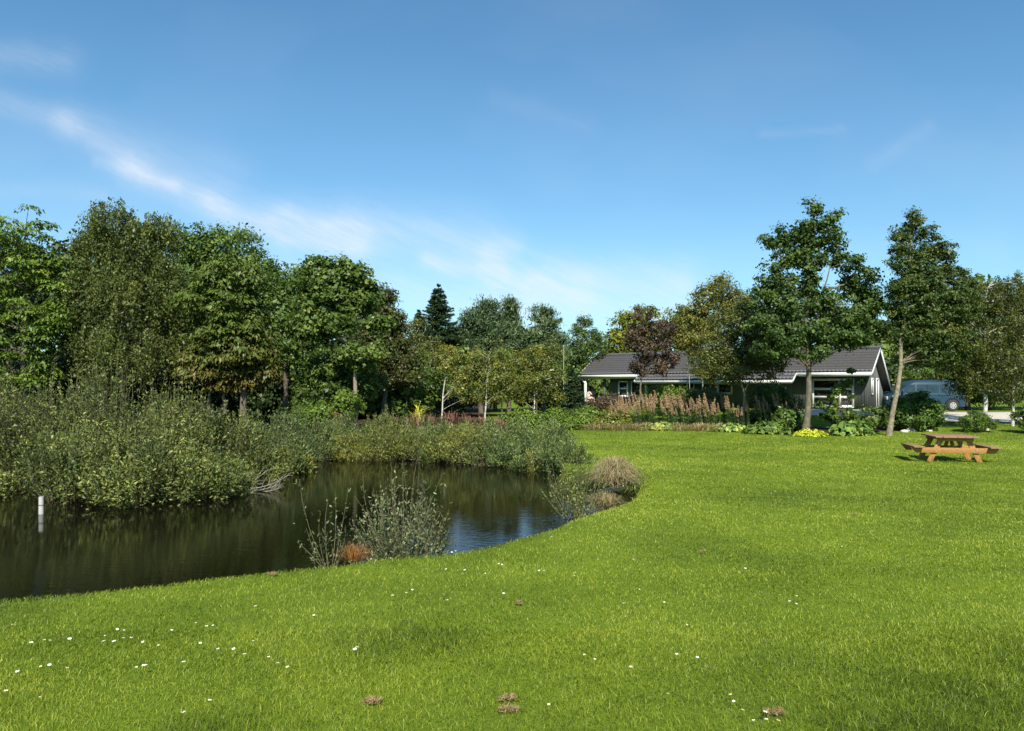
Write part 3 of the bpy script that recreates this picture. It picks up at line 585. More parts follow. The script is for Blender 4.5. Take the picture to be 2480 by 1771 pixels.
tree('oak_tree', 'big dark green oak with spreading open limbs, in front of the right wing', 'tree', 34, [[(1950,1052),(1957,960),(1959,870),(1955,780),(1962,690),(1968,560)],[(1957,840),(1985,750),(2005,650),(2030,600)],[(1955,800),(1925,740),(1925,680),(1890,640)],[(1995,700),(2040,690),(2080,690)],[(1960,860),(1910,810),(1870,740)]],
     [(1966,512,30,26),(2012,536,36,24),(2035,528,18,14),(1925,548,34,22),(1975,575,56,30),(1865,583,30,15),(1893,570,24,18),(2020,590,32,26),(1905,622,40,22),(1960,630,46,26),(2045,640,36,26),(2088,672,34,24),(1872,650,28,16),(1935,672,32,18),(1860,712,38,24),(1845,740,30,26),(2100,712,32,26),(2045,720,24,14),(2070,770,46,32),(1900,775,56,26),(1960,690,30,26),(1990,745,40,26),(1955,855,60,14),(1890,820,50,24),(2080,820,40,24),(2040,770,50,26),(1870,845,50,22),(1900,700,50,30),(1940,600,40,30),(2060,690,30,24),(2095,740,40,34),(2000,720,30,20),(1865,690,34,24),(1830,790,36,26),(2100,790,36,28),(1900,740,50,30),(1970,745,34,20),(1985,800,66,28),(1930,825,54,20),(2030,820,60,26)],
     'oak', 50000, .125, .34, 'round', 'bark_mid', .16, .65, 120, flat=.7, outl=.16, shell=.4)
tree('oak_tree', 'leaning trunked oak with browning top, right of the house gable', 'tree', 33, [[(2152,1044),(2163,990),(2176,935),(2182,900),(2183,850),(2190,780),(2207,650),(2203,520)]],
     [(2203,515,12,18),(2222,538,16,14),(2205,560,34,24),(2245,570,34,24),(2180,590,30,22),(2225,615,52,30),(2275,615,36,30),(2180,645,34,28),(2240,665,62,34),(2310,660,38,28),(2200,705,56,34),(2280,715,64,38),(2345,690,24,20),(2220,765,70,36),(2310,770,56,40),(2180,800,44,30),(2255,820,70,30),(2230,700,60,50),(2250,860,70,24),(2190,730,40,30),(2325,745,38,44),(2320,830,46,40),(2270,800,60,40),(2290,860,60,30),(2190,690,40,40)],
     'oakb', 70000, .11, .30, 'round', 'bark_pale', .12, .5, 100, flat=.6, outl=.14, shell=.25)
rb = 'birches on the right by the driveway'
tree('birch_tree', 'large fine leaved birch with a white trunk, behind the round bush', 'tree', 36, [[(2388,1022),(2386,950),(2384,850),(2390,700)]],
     [(2370,715,46,40),(2430,700,46,36),(2340,770,50,44),(2410,780,64,56),(2350,840,62,50),(2430,860,64,50),(2300,850,36,44),(2380,905,70,34),(2345,905,36,26),(2360,690,30,26),(2300,790,40,50)], 'birchl', 56000, .085, .36, 'droop', 'birch', .125, .6, 90, group=rb, vb=-.2)
tree('birch_tree', 'birch with a thin white stem cut by the right edge of the picture', 'tree', 38, [[(2452,1010),(2455,930),(2470,850),(2490,700)],[(2452,960),(2438,920),(2430,880)]],
     [(2480,690,50,36),(2500,760,60,60),(2470,830,50,50),(2520,860,60,60),(2460,920,50,40),(2540,940,50,50)], 'birchl', 34000, .085, .36, 'droop', 'birch', .07, .6, 60, group=rb, vb=-.18)

# ------------------------------------------------------------------ stem shrubs (willows)
def stems(name, label, cat, px, D, rx, ry, top, ns, lps, leaf, mat, bz=None, group=None, lean=.55, asp=.33, r=.006, low=.12, seed=0, jit=.1, hvar=.25, shoots=.06, wig=.06, color=0, k=3, up=.8, per=6):
    rng = np.random.default_rng(abs(int(px)*7+seed+int(D*10))); cx, cy = X(px, D), D
    if bz is None: bz = max(g1(cx, cy), WATER-.05)
    H = Z(top, D)-bz; root = thing(name, label, cat, (cx, cy, bz), 0, group)
    tb = B(); lb = B(); nc = max(3, ns//per); a = rng.random(nc)*2*np.pi; q = np.sqrt(rng.random(nc)); ic = rng.integers(nc, size=ns)
    ux, uy = (np.cos(a)*q)[ic]+rng.normal(0, .085, ns), (np.sin(a)*q)[ic]+rng.normal(0, .085, ns)
    q = np.sqrt(ux**2+uy**2).clip(0, 1.05); hcl = rng.uniform(.8, 1.08, nc)[ic]
    dome = np.sqrt(np.clip(1-q**2*.80, .05, 1))*(.82+.36*vn(cx+ux*rx, cy+uy*ry, .7)); hh = H*1.1*dome*hcl*(1-hvar*rng.random(ns))
    sh = rng.random(ns) < shoots; hh = np.where(sh, hh*1.16, hh)
    s0 = np.stack([cx+ux*rx*(1-lean), cy+uy*ry*(1-lean), np.full(ns, bz-.08)], 1)
    e = np.stack([cx+ux*rx+rng.normal(0, jit, ns), cy+uy*ry+rng.normal(0, jit, ns), bz+hh], 1)
    m1 = s0*.45+e*.55+np.stack([ux*rx*.18, uy*ry*.18, np.zeros(ns)], 1)+rng.normal(0, wig, (ns, 3))
    tt = np.linspace(0, 1, 5)[None, :, None]
    PP = (1-tt)**2*s0[:, None]+2*tt*(1-tt)*m1[:, None]+tt**2*e[:, None]
    for i in range(ns): tb.tube(PP[i], np.linspace(r, r*.35, 5), k, cap=False)
    ci = np.repeat(np.arange(ns), lps); N = ns*lps; t = (low+(1-low)*rng.random(N)**.8)[:, None]
    P = (1-t)**2*s0[ci]+2*t*(1-t)*m1[ci]+t*t*e[ci]
    tan = 2*(1-t)*(m1[ci]-s0[ci])+2*t*(e[ci]-m1[ci]); tan /= np.linalg.norm(tan, axis=1)[:, None]+1e-6
    rd = rng.normal(size=(N, 3)); rd -= tan*(rd*tan).sum(1)[:, None]; rd /= np.linalg.norm(rd, axis=1)[:, None]
    side = rng.gamma(1.2, 1, N)*leaf*.9; side = np.where(sh[ci], leaf*.5, side)
    P = P+rd*side[:, None]
    T = rd*.7+tan*up+rng.normal(0, .2, (N, 3)); nr = rng.normal(size=(N, 3))*.9+np.array([0, 0, .3])
    v = (rng.normal(.42, .14, nc)[ic]+rng.normal(0, .08, ns))[ci]+(vn(P[:, 0]+P[:, 2]*.6, P[:, 1]+P[:, 2], .45)-.5)*.5+rng.normal(0, .2, N)+color+np.where(rng.random(N) < .09, .4, 0)
    lb.leaves(P, nr, leaf*rng.uniform(.6, 1.3, N), asp, v.clip(0, 1), T, rng=rng)
    tb.obj('stems', M['twig'], root, (cx, cy, bz)); lb.obj('foliage', M[mat], root, (cx, cy, bz)); return root
wl = 'willow shrubs on the left bank'
for (px, D, rx, ry, top, ns, lps, mt, cl_, lb) in [
    (-330,18.5,2.0,2.2,900,150,70,'willow',0,'tall willow shrub outside the left edge of the picture'),
    (-60,18.6,1.7,2.0,905,230,80,'willow',0,'willow shrub cut by the left edge of the picture'),
    (110,18.6,1.5,2.0,902,230,85,'willow',.03,'tall willow shrub above the white post'),
    (270,18.3,1.5,2.0,895,240,85,'willow',.02,'tallest willow shrub in front of the birch trunk'),
    (400,17.8,1.3,1.9,925,220,85,'willow',0,'willow shrub with long shoots, left of the chestnut trunks'),
    (520,18.6,1.4,1.9,1000,200,80,'willow',-.02,'lower willow shrub right of the long shoots'),
    (640,20.2,1.3,1.6,1010,180,80,'willowg',0,'grey green willow at the right end of the left bank'),
    (735,24,1.3,1.6,1005,170,70,'willowg',-.05,'grey willow set back in the inner corner of the pond'),
    (180,15.4,1.1,1.3,1030,190,80,'willow',-.05,'front willow low over the water beside the white post'),
    (330,15.2,1.4,1.2,1030,240,80,'willow',.06,'front willow with yellowish shoots reaching over the water'),
    (480,15.9,1.15,1.2,1080,200,80,'willow',0,'front willow low on the water left of the dead branches'),
    (-20,15.9,.7,1.0,1130,70,60,'willow',.2,'yellow tipped low willow branch at the left edge'),
    (610,18.3,.9,1.1,1090,110,70,'willow',.02,'willow right above the dead branches'),
    (695,20.3,.65,.8,1085,90,70,'willowy',.15,'bright yellow willow tip hanging over the water')]:
    stems('willow_shrub', lb, 'shrub', px, D, rx, ry, top, ns, int(lps*.8), .085, mt, group=wl, color=cl_-.03, r=.008)
ms = 'low scrub on the far bank of the pond'
for (px, D, rx, ry, top, ns, lps, mt, cl_, lb) in [
    (830,26.5,1.2,1.5,1008,150,70,'willowg',0,'grey green scrub willow in front of the sycamore foot'),
    (930,27,1.3,1.5,1006,150,70,'willow',.05,'olive scrub willow left of the forked birch foot'),
    (1040,27,1.4,1.5,1012,150,70,'willowg',.05,'greyish scrub below the reddish plumes'),
    (1140,26,1.3,1.5,1014,150,70,'willow',.02,'scrub willow in front of the straight birch'),
    (1235,25,1.2,1.4,1010,150,70,'willowg',-.02,'dark grey green scrub in front of the small lawn'),
    (1320,23.6,1.0,1.3,1012,130,70,'willowg',-.05,'dark scrub sloping down toward the lawn'),
    (835,24.3,.95,.9,1045,110,70,'willowy',-.05,'golden low scrub at the waterline, left'),
    (930,24.2,1.0,.9,1040,120,70,'willowy',-.1,'golden low scrub at the waterline, middle'),
    (1030,23.8,1.0,.9,1045,120,70,'willowy',-.12,'golden low scrub at the waterline, right'),
    (1120,23.1,.85,.9,1030,110,70,'willowy',0,'yellow green scrub reaching up behind the pond willow'),
    (1205,22.3,.9,.9,1050,110,70,'willowg',-.08,'grey low scrub at the far waterline'),
    (1290,21.4,.8,.8,1060,100,70,'willowg',-.1,'darkest scrub overhanging the far water'),
    (1370,21.3,.75,.8,1065,90,55,'willowg',-.02,'thin leaved scrub at the right end of the far bank'),
    (1075,23.2,.7,.7,1065,80,60,'willow',.05,'olive scrub dipping into the far water behind the pond willow'),
    (1290,21.0,.3,.3,1095,40,40,'willowy',.05,'small yellow sprig at the foot of the dark scrub')]:
    stems('scrub_willow', lb, 'shrub', px, D, rx, ry, top, int(ns*1.15), lps, .085, mt, group=ms, color=cl_+.06, r=.008, hvar=.38, asp=.25, up=1.6, lean=.35, shoots=.22)
# the two open willows growing at the near edge
stems('pond_willow', 'open willow with grey leaves at the near water edge', 'shrub', 975, 9.5, .62, .45, 1105, 118, 44, .05, 'pondw', bz=-.72, lean=.55, r=.0045, low=.1, jit=.13, shoots=.15, k=4, up=.9, wig=.09, hvar=.7, per=1)
stems('pond_willow', 'small spreading willow left of the rusty grass tuft', 'shrub', 800, 8.95, .42, .3, 1165, 15, 26, .05, 'pondw', bz=-.62, lean=.95, r=.004, low=.15, jit=.08, shoots=.2, k=4, up=.9, hvar=.75, wig=.08, per=1)
stems('pond_willow', 'thin willow with sparse leaves where the pond narrows', 'shrub', 1400, 13.2, .72, .5, 1075, 60, 40, .055, 'willow', bz=-.74, lean=.7, r=.005, low=.12, jit=.08, shoots=.2, k=4, hvar=.6, per=2)
# ------------------------------------------------------------------ tufts
def tuft(name, label, cat, x, y, n, h, spread, wd, mat, droop=.5, group=None, z=None, seed=0, vb=.5, rad=.05):
    rng = np.random.default_rng(int(abs(x)*100+abs(y)*10)+seed); bz = g1(x, y) if z is None else z; b = B()
    an = rng.random(n)*6.283; sp = rng.random(n)**.7*spread; hh = h*rng.uniform(.35, 1.12, n)
    d = np.stack([np.cos(an), np.sin(an), np.zeros(n)], 1); qr = rng.random(n)**.8; hh = hh*(1-.4*qr**2); s0 = np.array([x, y, bz-.01])+d*(qr*rad)[:, None]
    sd2 = np.cross(d, [0, 0, 1.])*np.array(wd)/2; up = np.array([0, 0, 1.])
    tw = rng.normal(0, .7, n); d2_ = np.stack([np.cos(an+tw), np.sin(an+tw), np.zeros(n)], 1)
    m_ = s0+d*(sp*.5)[:, None]+up*(hh*.85)[:, None]; e = s0+(d*.5+d2_*.6)*sp[:, None]+rng.normal(0, .12, (n, 3))*h*[1, 1, .6]+up*(hh*(1-droop*sp/spread))[:, None]
    V = np.stack([s0-sd2, s0+sd2, m_+sd2*.8, m_-sd2*.8, e+sd2*.15, e-sd2*.15], 1).reshape(-1, 3); k = np.arange(n)[:, None]*6
    col = rng.normal(vb, .2, n).clip(0, 1)
    b.add(V, np.concatenate([k+[[0, 1, 2, 3]], k+[[3, 2, 4, 5]]]), np.concatenate([col, col]))
    o = b.obj(name, M[mat], None, (x, y, bz)); o.location = (x, y, bz); return tag(o, label, cat, group)
tx, ty = X(1490, 17.0), 17.0
tuft('straw_tussock', 'dense pale straw coloured grass tussock at the corner of the pond', 'grass tussock', tx, ty, 2000, .74, .52, .009, 'straw', .6, z=-.66, rad=.3, vb=.55)
tuft('green_tussock', 'bright green grass tuft left of the straw tussock', 'grass tussock', X(1385, 17), 17.6, 420, .38, .25, .012, 'grass', .5, z=-.74, rad=.15, vb=.6)
tuft('rust_tuft', 'rusty orange grass tuft at the near water edge', 'grass tuft', X(858, 8.5), 8.5, 230, .24, .2, .003, 'rust', .5, z=-.38, rad=.13)
tuft('straw_tuft', 'pale dry grass hanging over the water right of the thin willow', 'grass tuft', X(1465, 14.2), 14.3, 380, .28, .35, .007, 'straw', .8, z=-.66, rad=.25, vb=.35)
stems('bank_weeds', 'brownish green weedy stems growing through the straw tussock', 'weeds', 1520, 16.7, .45, .3, 1105, 40, 24, .06, 'willow', bz=-.62, lean=.5, r=.005, k=4, hvar=.6, per=2, color=.05)
stems('bank_weeds', 'loose green weeds at the water left of the straw tussock', 'weeds', 1440, 17.6, .5, .35, 1090, 40, 24, .06, 'willow', bz=-.74, lean=.5, r=.005, k=4, hvar=.6, per=2)
tuft('weed_tuft', 'leafy weeds on the bank right of the straw tussock', 'weeds', X(1538, 16.6), 16.6, 260, .30, .25, .02, 'willow', .6, rad=.25)
for k, (px, D, h, lb) in enumerate([(90,6.75,.16,'thin bare grass stalk at the water edge, far left'),(183,6.75,.27,'tall thin green stalk standing against the dark water'),(600,7.9,.10,'short reddish stalk sticking up from the bank edge'),(1262,10.9,.30,'pale grass stalks leaning over the blue water'),(1110,9.9,.16,'tiny leafy sprig against the blue water'),(330,7.1,.10,'short grass wisp over the bank edge')]):
    tuft('grass_stalk', lb, 'grass stalk', X(px, D), D, 6 if k not in (3,) else 14, h*1.25, .06 if k != 3 else .35, .004, 'straw' if k in (0, 3) else 'willow', .3, seed=k, rad=.03)
tuft('dock_spike', 'dark red dock seed spike behind the far scrub', 'plant', X(813, 28), 28, 260, .95, .16, .035, 'dock', .2, z=-.5+.28, rad=.10)
for k, (px, s_) in enumerate([(950, 1.), (1010, 1.15), (1040, 1.), (1090, 1.2), (1130, 1.), (1165, .95), (1205, .9)]):
    lbs = ['leftmost reddish plume clump, at the forked birch foot','reddish plume clump between the first two birches','broad reddish plume clump left of the short birch','tallest reddish plume clump at the short birch foot','reddish plume clump below the blackish bush','reddish plume clump left of the straight birch','rightmost reddish plume clump beside the small lawn']
    tuft('plume_grass', lbs[k], 'ornamental grass', X(px, 31), 31+.2*(k % 3), 520, 1.02*s_, .55, .03, 'plume', .25, group='reddish plumed grasses', rad=.35, seed=k)
tuft('yellow_flower', 'clump of yellow flowers beside the forked birch', 'flowers', X(1012, 33), 33, 160, 1.35, .25, .05, 'lime', .1, rad=.2, vb=.9)
# dead branches, post
root = thing('dead_branch', 'bare grey dead branches lying in the water under the willows', 'branch', (X(600, 16.9), 16.9, WATER-.05))
b = B(); rng = np.random.default_rng(5); bx, by = X(560, 16.9), 16.9
for k in range(8):
    an = rng.uniform(-.6, 1.2); L_ = rng.uniform(.4, 1.25); s0 = np.array([bx+rng.uniform(-.1, .5), by+rng.uniform(-.3, .3), WATER-.02+rng.uniform(0, .06)])
    e = s0+np.array([math.cos(an)*L_*.9, -rng.uniform(-.2, .35), abs(math.sin(an))*L_*.55+.03]); m1 = (s0+e)/2+rng.normal(0, .1, 3)+np.array([.1, 0, -.1])
    t = np.linspace(0, 1, 6)[:, None]; P = (1-t)**2*s0+2*t*(1-t)*m1+t*t*e; b.tube(P, np.linspace(.010, .003, 6), 5)
    for q in range(3):
        s1 = P[2+q]; e1 = s1+np.array([rng.uniform(.05, .35), rng.uniform(-.1, .1), rng.uniform(.02, .3)]); b.tube([s1, (s1+e1)/2+[0, 0, .03], e1], [.005, .004, .002], 4)
b.obj('branches', M['deadwood'], root, root.location)
D = 13.7; px = 100
root = thing('white_post', 'short white post with a dark band standing in the shaded water', 'post', (X(px, D), D, WATER-.2))
b = B(); b.tube([(0, 0, 0), (0, 0, .3), (0, 0, .52)], [.045, .045, .043], 12); b.obj('post', M['plinth'], root, smooth=False)
b = B(); b.tube([(0, 0, .36), (0, 0, .375)], [.0475, .0475], 12); b.obj('band', M['bark'], root)

# ------------------------------------------------------------------ bed plants
def fire_mesh(seed):
    rng = np.random.default_rng(seed); b = B(); H = rng.uniform(1.25, 1.75); lx = -rng.uniform(.05, .35)
    P = np.array([(lx*t*t, .05*math.sin(t*3), H*t) for t in np.linspace(0, 1, 6)]); b.tube(P, np.linspace(.009, .004, 6), 4, a=.3)
    n = 70; t = rng.uniform(.12, .68, n); an = rng.random(n)*6.283
    pos = np.stack([lx*t*t, .05*np.sin(t*3), H*t], 1); d = np.stack([np.cos(an), np.sin(an), rng.uniform(-.3, .5, n)], 1)
    b.leaves(pos+d*.06, rng.normal(size=(n, 3))*.5+[0, 0, 1], rng.uniform(.09, .15, n), .22, rng.uniform(.05, .42, n), d, rng=rng)
    n = 150; t = rng.uniform(.62, 1.02, n); an = rng.random(n)*6.283; pos = np.stack([lx*t*t, .05*np.sin(t*3), H*t], 1)
    d = np.stack([np.cos(an), np.sin(an), rng.uniform(.2, 1.2, n)], 1); w_ = (1.08-t)*.14
    b.leaves(pos+d*w_[:, None], rng.normal(size=(n, 3)), rng.uniform(.05, .1, n), .35, rng.uniform(.66, 1, n), d, rng=rng)
    return mesh_np('fireweed_plant', np.concatenate(b.V), np.concatenate(b.Q), np.concatenate(b.A), [M['fire']])
fm = [fire_mesh(40+k) for k in range(6)]
rng = np.random.default_rng(77)
for k in range(170):
    px = rng.uniform(1480, 1770) if k < 140 else rng.uniform(1770, 1935); D = rng.uniform(36.2, 38.8) if k < 140 else rng.uniform(35.5, 37.5)
    o = bpy.data.objects.new('fireweed_plant', fm[k % 6]); C.objects.link(o)
    x = X(px, D); o.location = (x, D, g1(x, D)-.05); s_ = rng.uniform(.62, 1.08)*(.72+.28*min(1, (px-1470)/60)); o.scale = (s_, s_, s_); o.rotation_euler = (0, 0, rng.normal(0, .5))
    tag(o, 'faded fireweed with a tan seed spike in the sunny part of the bed' if k < 140 else 'faded fireweed in the shade left of the oak trunk', 'plant', 'fireweed in the bed before the house' if k < 140 else 'fireweed in the shade by the oak')
bw = 'low plants along the front of the bed'
def cover(name, label, px, D, rx, ry, top, n, leaf, mat, vb=0, group=bw, asp=.6, cat='plant', tilt=.6):
    rng = np.random.default_rng(int(px)+int(D*7)); cx, cy = X(px, D), D; bz = g1(cx, cy); H = max(Z(top, D)-bz, .1); b = B()
    a = rng.random(n)*6.283; q = np.sqrt(rng.random(n)); t = rng.random(n)**.6
    hx = cx+np.cos(a)*q*rx; hy = cy+np.sin(a)*q*ry
    z = bz+H*np.sqrt(np.clip(1-q**2, .05, 1))*t*(.75+.5*vn(hx*3, hy*3, .8))
    d = np.stack([np.cos(a), np.sin(a), np.full(n, -.3)], 1)+rng.normal(0, .5, (n, 3))
    b.leaves(np.stack([hx, hy, z], 1), rng.normal(size=(n, 3))*tilt+np.stack([np.cos(a)*q, np.sin(a)*q, np.ones(n)], 1), leaf*rng.uniform(.6, 1.3, n), asp, (rng.normal(.5, .2, n)+vb+(vn(hx, hy, .3)-.5)*.4).clip(0, 1), d, rng=rng)
    m_ = max(8, n//60)
    for k in range(m_):
        q_ = int(rng.integers(n)); b.tube([(cx+(hx[q_]-cx)*.6, cy+(hy[q_]-cy)*.6, bz-.02), (hx[q_], hy[q_], z[q_])], [.008, .004], 3, a=.3, cap=False)
    o = b.obj(name, M[mat], None, (cx, cy, bz)); o.location = (cx, cy, bz); return tag(o, label, cat, group)
cover('perennial', 'yellow green weedy clump at the left end of the bed', 1350, 36.6, 1.4, .8, 985, 2600, .12, 'ash', 0)
cover('perennial', 'tall green clump in front of the low spruce', 1420, 37.2, 1.5, .9, 985, 3000, .12, 'ash', .05)
cover('perennial', 'olive leafy clump left of the fireweed', 1480, 36.8, 1.2, .8, 995, 2600, .12, 'birchl', .2)
cover('perennial', 'green clump beyond the far scrub', 1270, 36.5, 1.6, .9, 990, 2600, .12, 'shrub', .2)
cover('hosta', 'pale veined hosta row under the fireweed, left', 1600, 35.9, 1.2, .4, 1024, 420, .22, 'hosta', .2, asp=.7, tilt=.4)
cover('hosta', 'pale veined hosta row under the fireweed, right', 1780, 35.2, 1.5, .5, 1026, 480, .22, 'hosta', 0, asp=.7, tilt=.4)
cover('hosta', 'dark hosta left of the lime yellow one', 1860, 34.2, 1.2, .6, 1022, 480, .24, 'shrub', .1, asp=.7, tilt=.4)
cover('hosta', 'bright lime yellow hosta at the foot of the oak', 1962, 32.2, .8, .35, 1038, 430, .17, 'lime', .1, asp=.45, tilt=.4)
cover('hosta', 'big grey green leaved clump right of the lime yellow hosta', 2050, 33.1, .75, .5, 1022, 260, .28, 'hosta', -.1, asp=.8, tilt=.4)
cover('hosta', 'grey green leaved clump left of the leaning trunk', 2085, 33.4, .6, .4, 1020, 200, .26, 'hosta', -.15, asp=.8, tilt=.4)
for k, (px, D) in enumerate([(1440,36.3),(1500,36),(1560,35.9),(1640,35.8),(1700,35.6),(1740,35.5)]):
    tuft('dry_grass', ['dry grass at the left corner of the bed','dry grass left of the fireweed stems','dry grass left of the pale hostas','dry grass between the pale hostas','dry grass before the fireweed, centre','dry grass before the fireweed, right'][k], 'grass', X(px, D), D, 420, .42, .5, .018, 'straw', .4, group='dry grass edging the bed', rad=.75, vb=.45, seed=k)
bush('green_bush', 'broad green shrub under the eaves behind the fireweed', 1620, 41, [(1600,955,30,24),(1640,960,34,24),(1575,965,22,20),(1665,970,30,20)], 'ash', 6000, .12, cat='shrub')
bush('dark_red_bush', 'low dark red bush in front of the porch', 1480, 42, [(1480,975,36,18),(1450,980,22,14)], 'copper', 3500, .09, cat='shrub')
bush('grey_bush', 'grey green rounded bush left of the forked tree trunk', 1720, 39.5, [(1700,965,36,24),(1740,975,30,20)], 'willowg', 4500, .10, cat='shrub')
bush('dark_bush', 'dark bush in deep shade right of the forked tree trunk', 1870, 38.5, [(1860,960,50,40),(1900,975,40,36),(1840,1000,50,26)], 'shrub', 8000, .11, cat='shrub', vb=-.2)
bush('dark_bush', 'dark leafy bush left of the oak foot', 1915, 35.5, [(1905,1015,30,24),(1930,1020,20,22)], 'shrub', 3500, .12, cat='shrub')
bush('lilac_shrub', 'upright shrub with bare stems before the big white window', 2025, 35.8, [(2062,902,12,9),(2050,925,14,9),(2085,928,14,9),(2092,945,10,8),(2030,945,12,10),(2010,968,18,12),(2060,965,14,10),(1998,990,26,18),(2035,1008,40,22),(2080,1018,30,16)], 'shrub', 5200, .12, .18, 40, cat='shrub', vb=.05)
bush('laurel_shrub', 'wide dark green shrub right of the leaning trunk', 2200, 35.6, [(2225,968,24,16),(2195,985,34,24),(2232,995,40,30),(2160,1010,40,28),(2210,1020,60,22),(2250,1020,26,20)], 'shrub', 15000, .11, .28, 60, cat='shrub')
bush('round_bush', 'compact round evergreen bush below the white birch trunk', 2365, 35, [(2370,1018,34,24),(2350,1024,28,18),(2392,1026,24,16)], 'ash', 9000, .06, .16, 30, cat='shrub', vb=-.1)
bush('edge_bush', 'dark bush cut by the right edge of the picture', 2490, 34.5, [(2490,1010,34,28),(2510,1030,40,18)], 'shrub', 6000, .09, .2, 30, cat='shrub')
bush('green_bush', 'small green bush between the hostas and the leaning trunk', 2115, 34.4, [(2120,1005,26,22),(2100,1020,24,16)], 'sycamore', 3500, .10, .22, 20, cat='shrub')
for k, (px, py, s_) in enumerate([(2205,1044,.2),(2222,1042,.26),(2238,1037,.2),(2190,1047,.14),(2250,1045,.12)]):
    x, y = hit(px, py); bm = bmesh.new(); bmesh.ops.create_icosphere(bm, subdivisions=3, radius=s_)
    for v_ in bm.verts:
        f = 1+.35*(float(vn(v_.co.x*5+k*9, v_.co.y*5+v_.co.z*4, .8))-.5); v_.co = Vector((v_.co.x*f*1.3, v_.co.y*f, v_.co.z*f*.62))
    me = bpy.data.meshes.new('stone'); bm.to_mesh(me); bm.free(); me.materials.append(M['stone']); o = bpy.data.objects.new('stone', me); C.objects.link(o)
    o.location = (x, y, g1(x, y)+s_*.2); tag(o, ['pale stone at the bed edge under the laurel, second from left','largest pale stone at the bed edge','pale rounded stone right of the largest one','small stone at the left end of the stone row','small stone at the right end of the stone row'][k], 'stone', 'stones at the edge of the bed')

# ------------------------------------------------------------------ house
hs = thing('house', 'long single storey dark grey timber house with white trim and anthracite tiled roof', 'house', (HO[0], HO[1], HZ), -R(35))
def Lq(px, q): k = (px-1240)/F; return (HO[0]+HS*q-k*(HO[1]+HC*q))/(HC+HS*k)
def Dq(L, q): return HO[1]+HS*L+HC*q
def lz(py, L, q): return Z(py, Dq(L, q))-HZ
RF = lambda q: 2.08+.536*q if q <= 2.8 else 3.58-.6*(q-2.8)
LE, LW = 18.9, 16.9
b = B(); prof = [(.9, -.15), (.9, RF(.9)-.12), (2.8, 3.44), (6.3, RF(6.3)-.12), (6.3, -.15)]
def prism(b, x0, x1, prof):
    n = len(prof); V = [(x0, p[0], p[1]) for p in prof]+[(x1, p[0], p[1]) for p in prof]
    Qs = [[i, (i+1) % n, n+(i+1) % n, n+i] for i in range(n)]
    b.add(V, Qs)
    for s_ in (0, n):
        b.add(V[s_:s_+n], [[0, 1, 2, 2], [0, 2, 4, 4], [2, 3, 4, 4]] if n == 5 else [[0, 1, 2, 3]])
prism(b, -LW, -.4, prof)
for q in np.arange(1.0, 6.3, .17): b.box((-.388, q, (RF(q)-.14-.13)/2), (.024, .045, RF(q)-.14+.1))
for l_ in np.arange(.5, LW, .17): b.box((-l_, .888, (RF(.9)-.12)/2-.05), (.045, .024, RF(.9)-.12+.05))
wall_o = b.obj('wall', M['wall'], hs)
b = B(); prism(b, -LW-.02, -.37, [(.86, -.4), (.86, -.06), (6.34, -.06), (6.34, -.4)]); b.obj('plinth', M['plinth'], hs)
# tiled roof: rows step down, pans wave across
def roof_part(name, x0, x1, q0, q1, zf, row=.32, wave=.22):
    n = max(2, int(round((q1-q0)/row))); m_ = int((x1-x0)/wave*8); xs_ = np.linspace(x0, x1, m_+1)
    wv = .016*np.sin((xs_-x0)/wave*2*np.pi)+.006*np.sin((xs_-x0)/wave*4*np.pi+.8)
    V = []; sgn = 1 if q1 > q0 else 1
    rows = np.linspace(q0, q1, n+1)
    lines = []
    for k in range(n):
        lines.append((rows[k], .10)); lines.append((rows[k+1]+.09*np.sign(q1-q0), .012))
    for q, dz in lines: V.append(np.stack([xs_, np.full_like(xs_, q), zf(q)+dz+wv], 1))
    V = np.concatenate(V); w_ = m_+1; i_ = np.arange(len(lines)-1)[:, None]*w_; j_ = np.arange(m_)[None]
    Qs = np.stack([i_+j_, i_+j_+1, i_+w_+j_+1, i_+w_+j_], -1).reshape(-1, 4); bb = B(); bb.add(V, Qs)
    return bb
rb_ = roof_part('r', -LE, .0, 0.0, 2.8, RF)
V2 = roof_part('r', -14.2, -4.1, -.78, -.02, RF); rb_.add(V2.V[0], V2.Q[0])
V3 = roof_part('r', -LE, .0, 7.0, 2.8, RF); rb_.add(V3.V[0], V3.Q[0][:, ::-1])
for x in np.arange(-LE, 0, .38): rb_.tube([(x, 2.8, 3.60), (x+.40, 2.8, 3.63)], [.10, .115], 8)
prism(rb_, -LE, 0, [(0, RF(0)-.06), (0, RF(0)), (2.8, RF(2.8)), (2.8, RF(2.8)-.06)]); prism(rb_, -LE, 0, [(2.8, RF(2.8)-.06), (2.8, RF(2.8)), (7, RF(7)), (7, RF(7)-.06)])
prism(rb_, -14.2, -4.1, [(-.78, RF(-.78)-.05), (-.78, RF(-.78)), (0, RF(0)-.002), (0, RF(0)-.05)])
roof_o = rb_.obj('roof', M['roof'], hs)
b = B(); b.box((-(14.2+LE)/2, -.03, RF(0)-.06), (LE-14.2, .05, .16)); b.box((-2.05, -.03, RF(0)-.07), (4.1, .05, .2)); b.box((-9.15, -.81, RF(-.78)-.06), (10.1, .05, .15))
b.obj('fascia', M['white'], hs)
for (xx, qs_) in ((.02, (-.03, 2.8, 7.02)), (-LE-.02, (-.03, 2.8, 7.02))):
    for q0, q1 in ((qs_[0], 2.8), (2.8, qs_[2])): b = B(); b.bar((xx, q0, RF(q0)-.06), (xx, q1, RF(q1)-.06), .035, .2); b.obj('barge_board', M['white'], hs)
for xx in (-4.08, -14.22): b = B(); b.bar((xx, -.8, RF(-.8)-.05), (xx, .02, RF(0.02)-.05), .035, .16); b.obj('barge_board', M['white'], hs)
b = B()
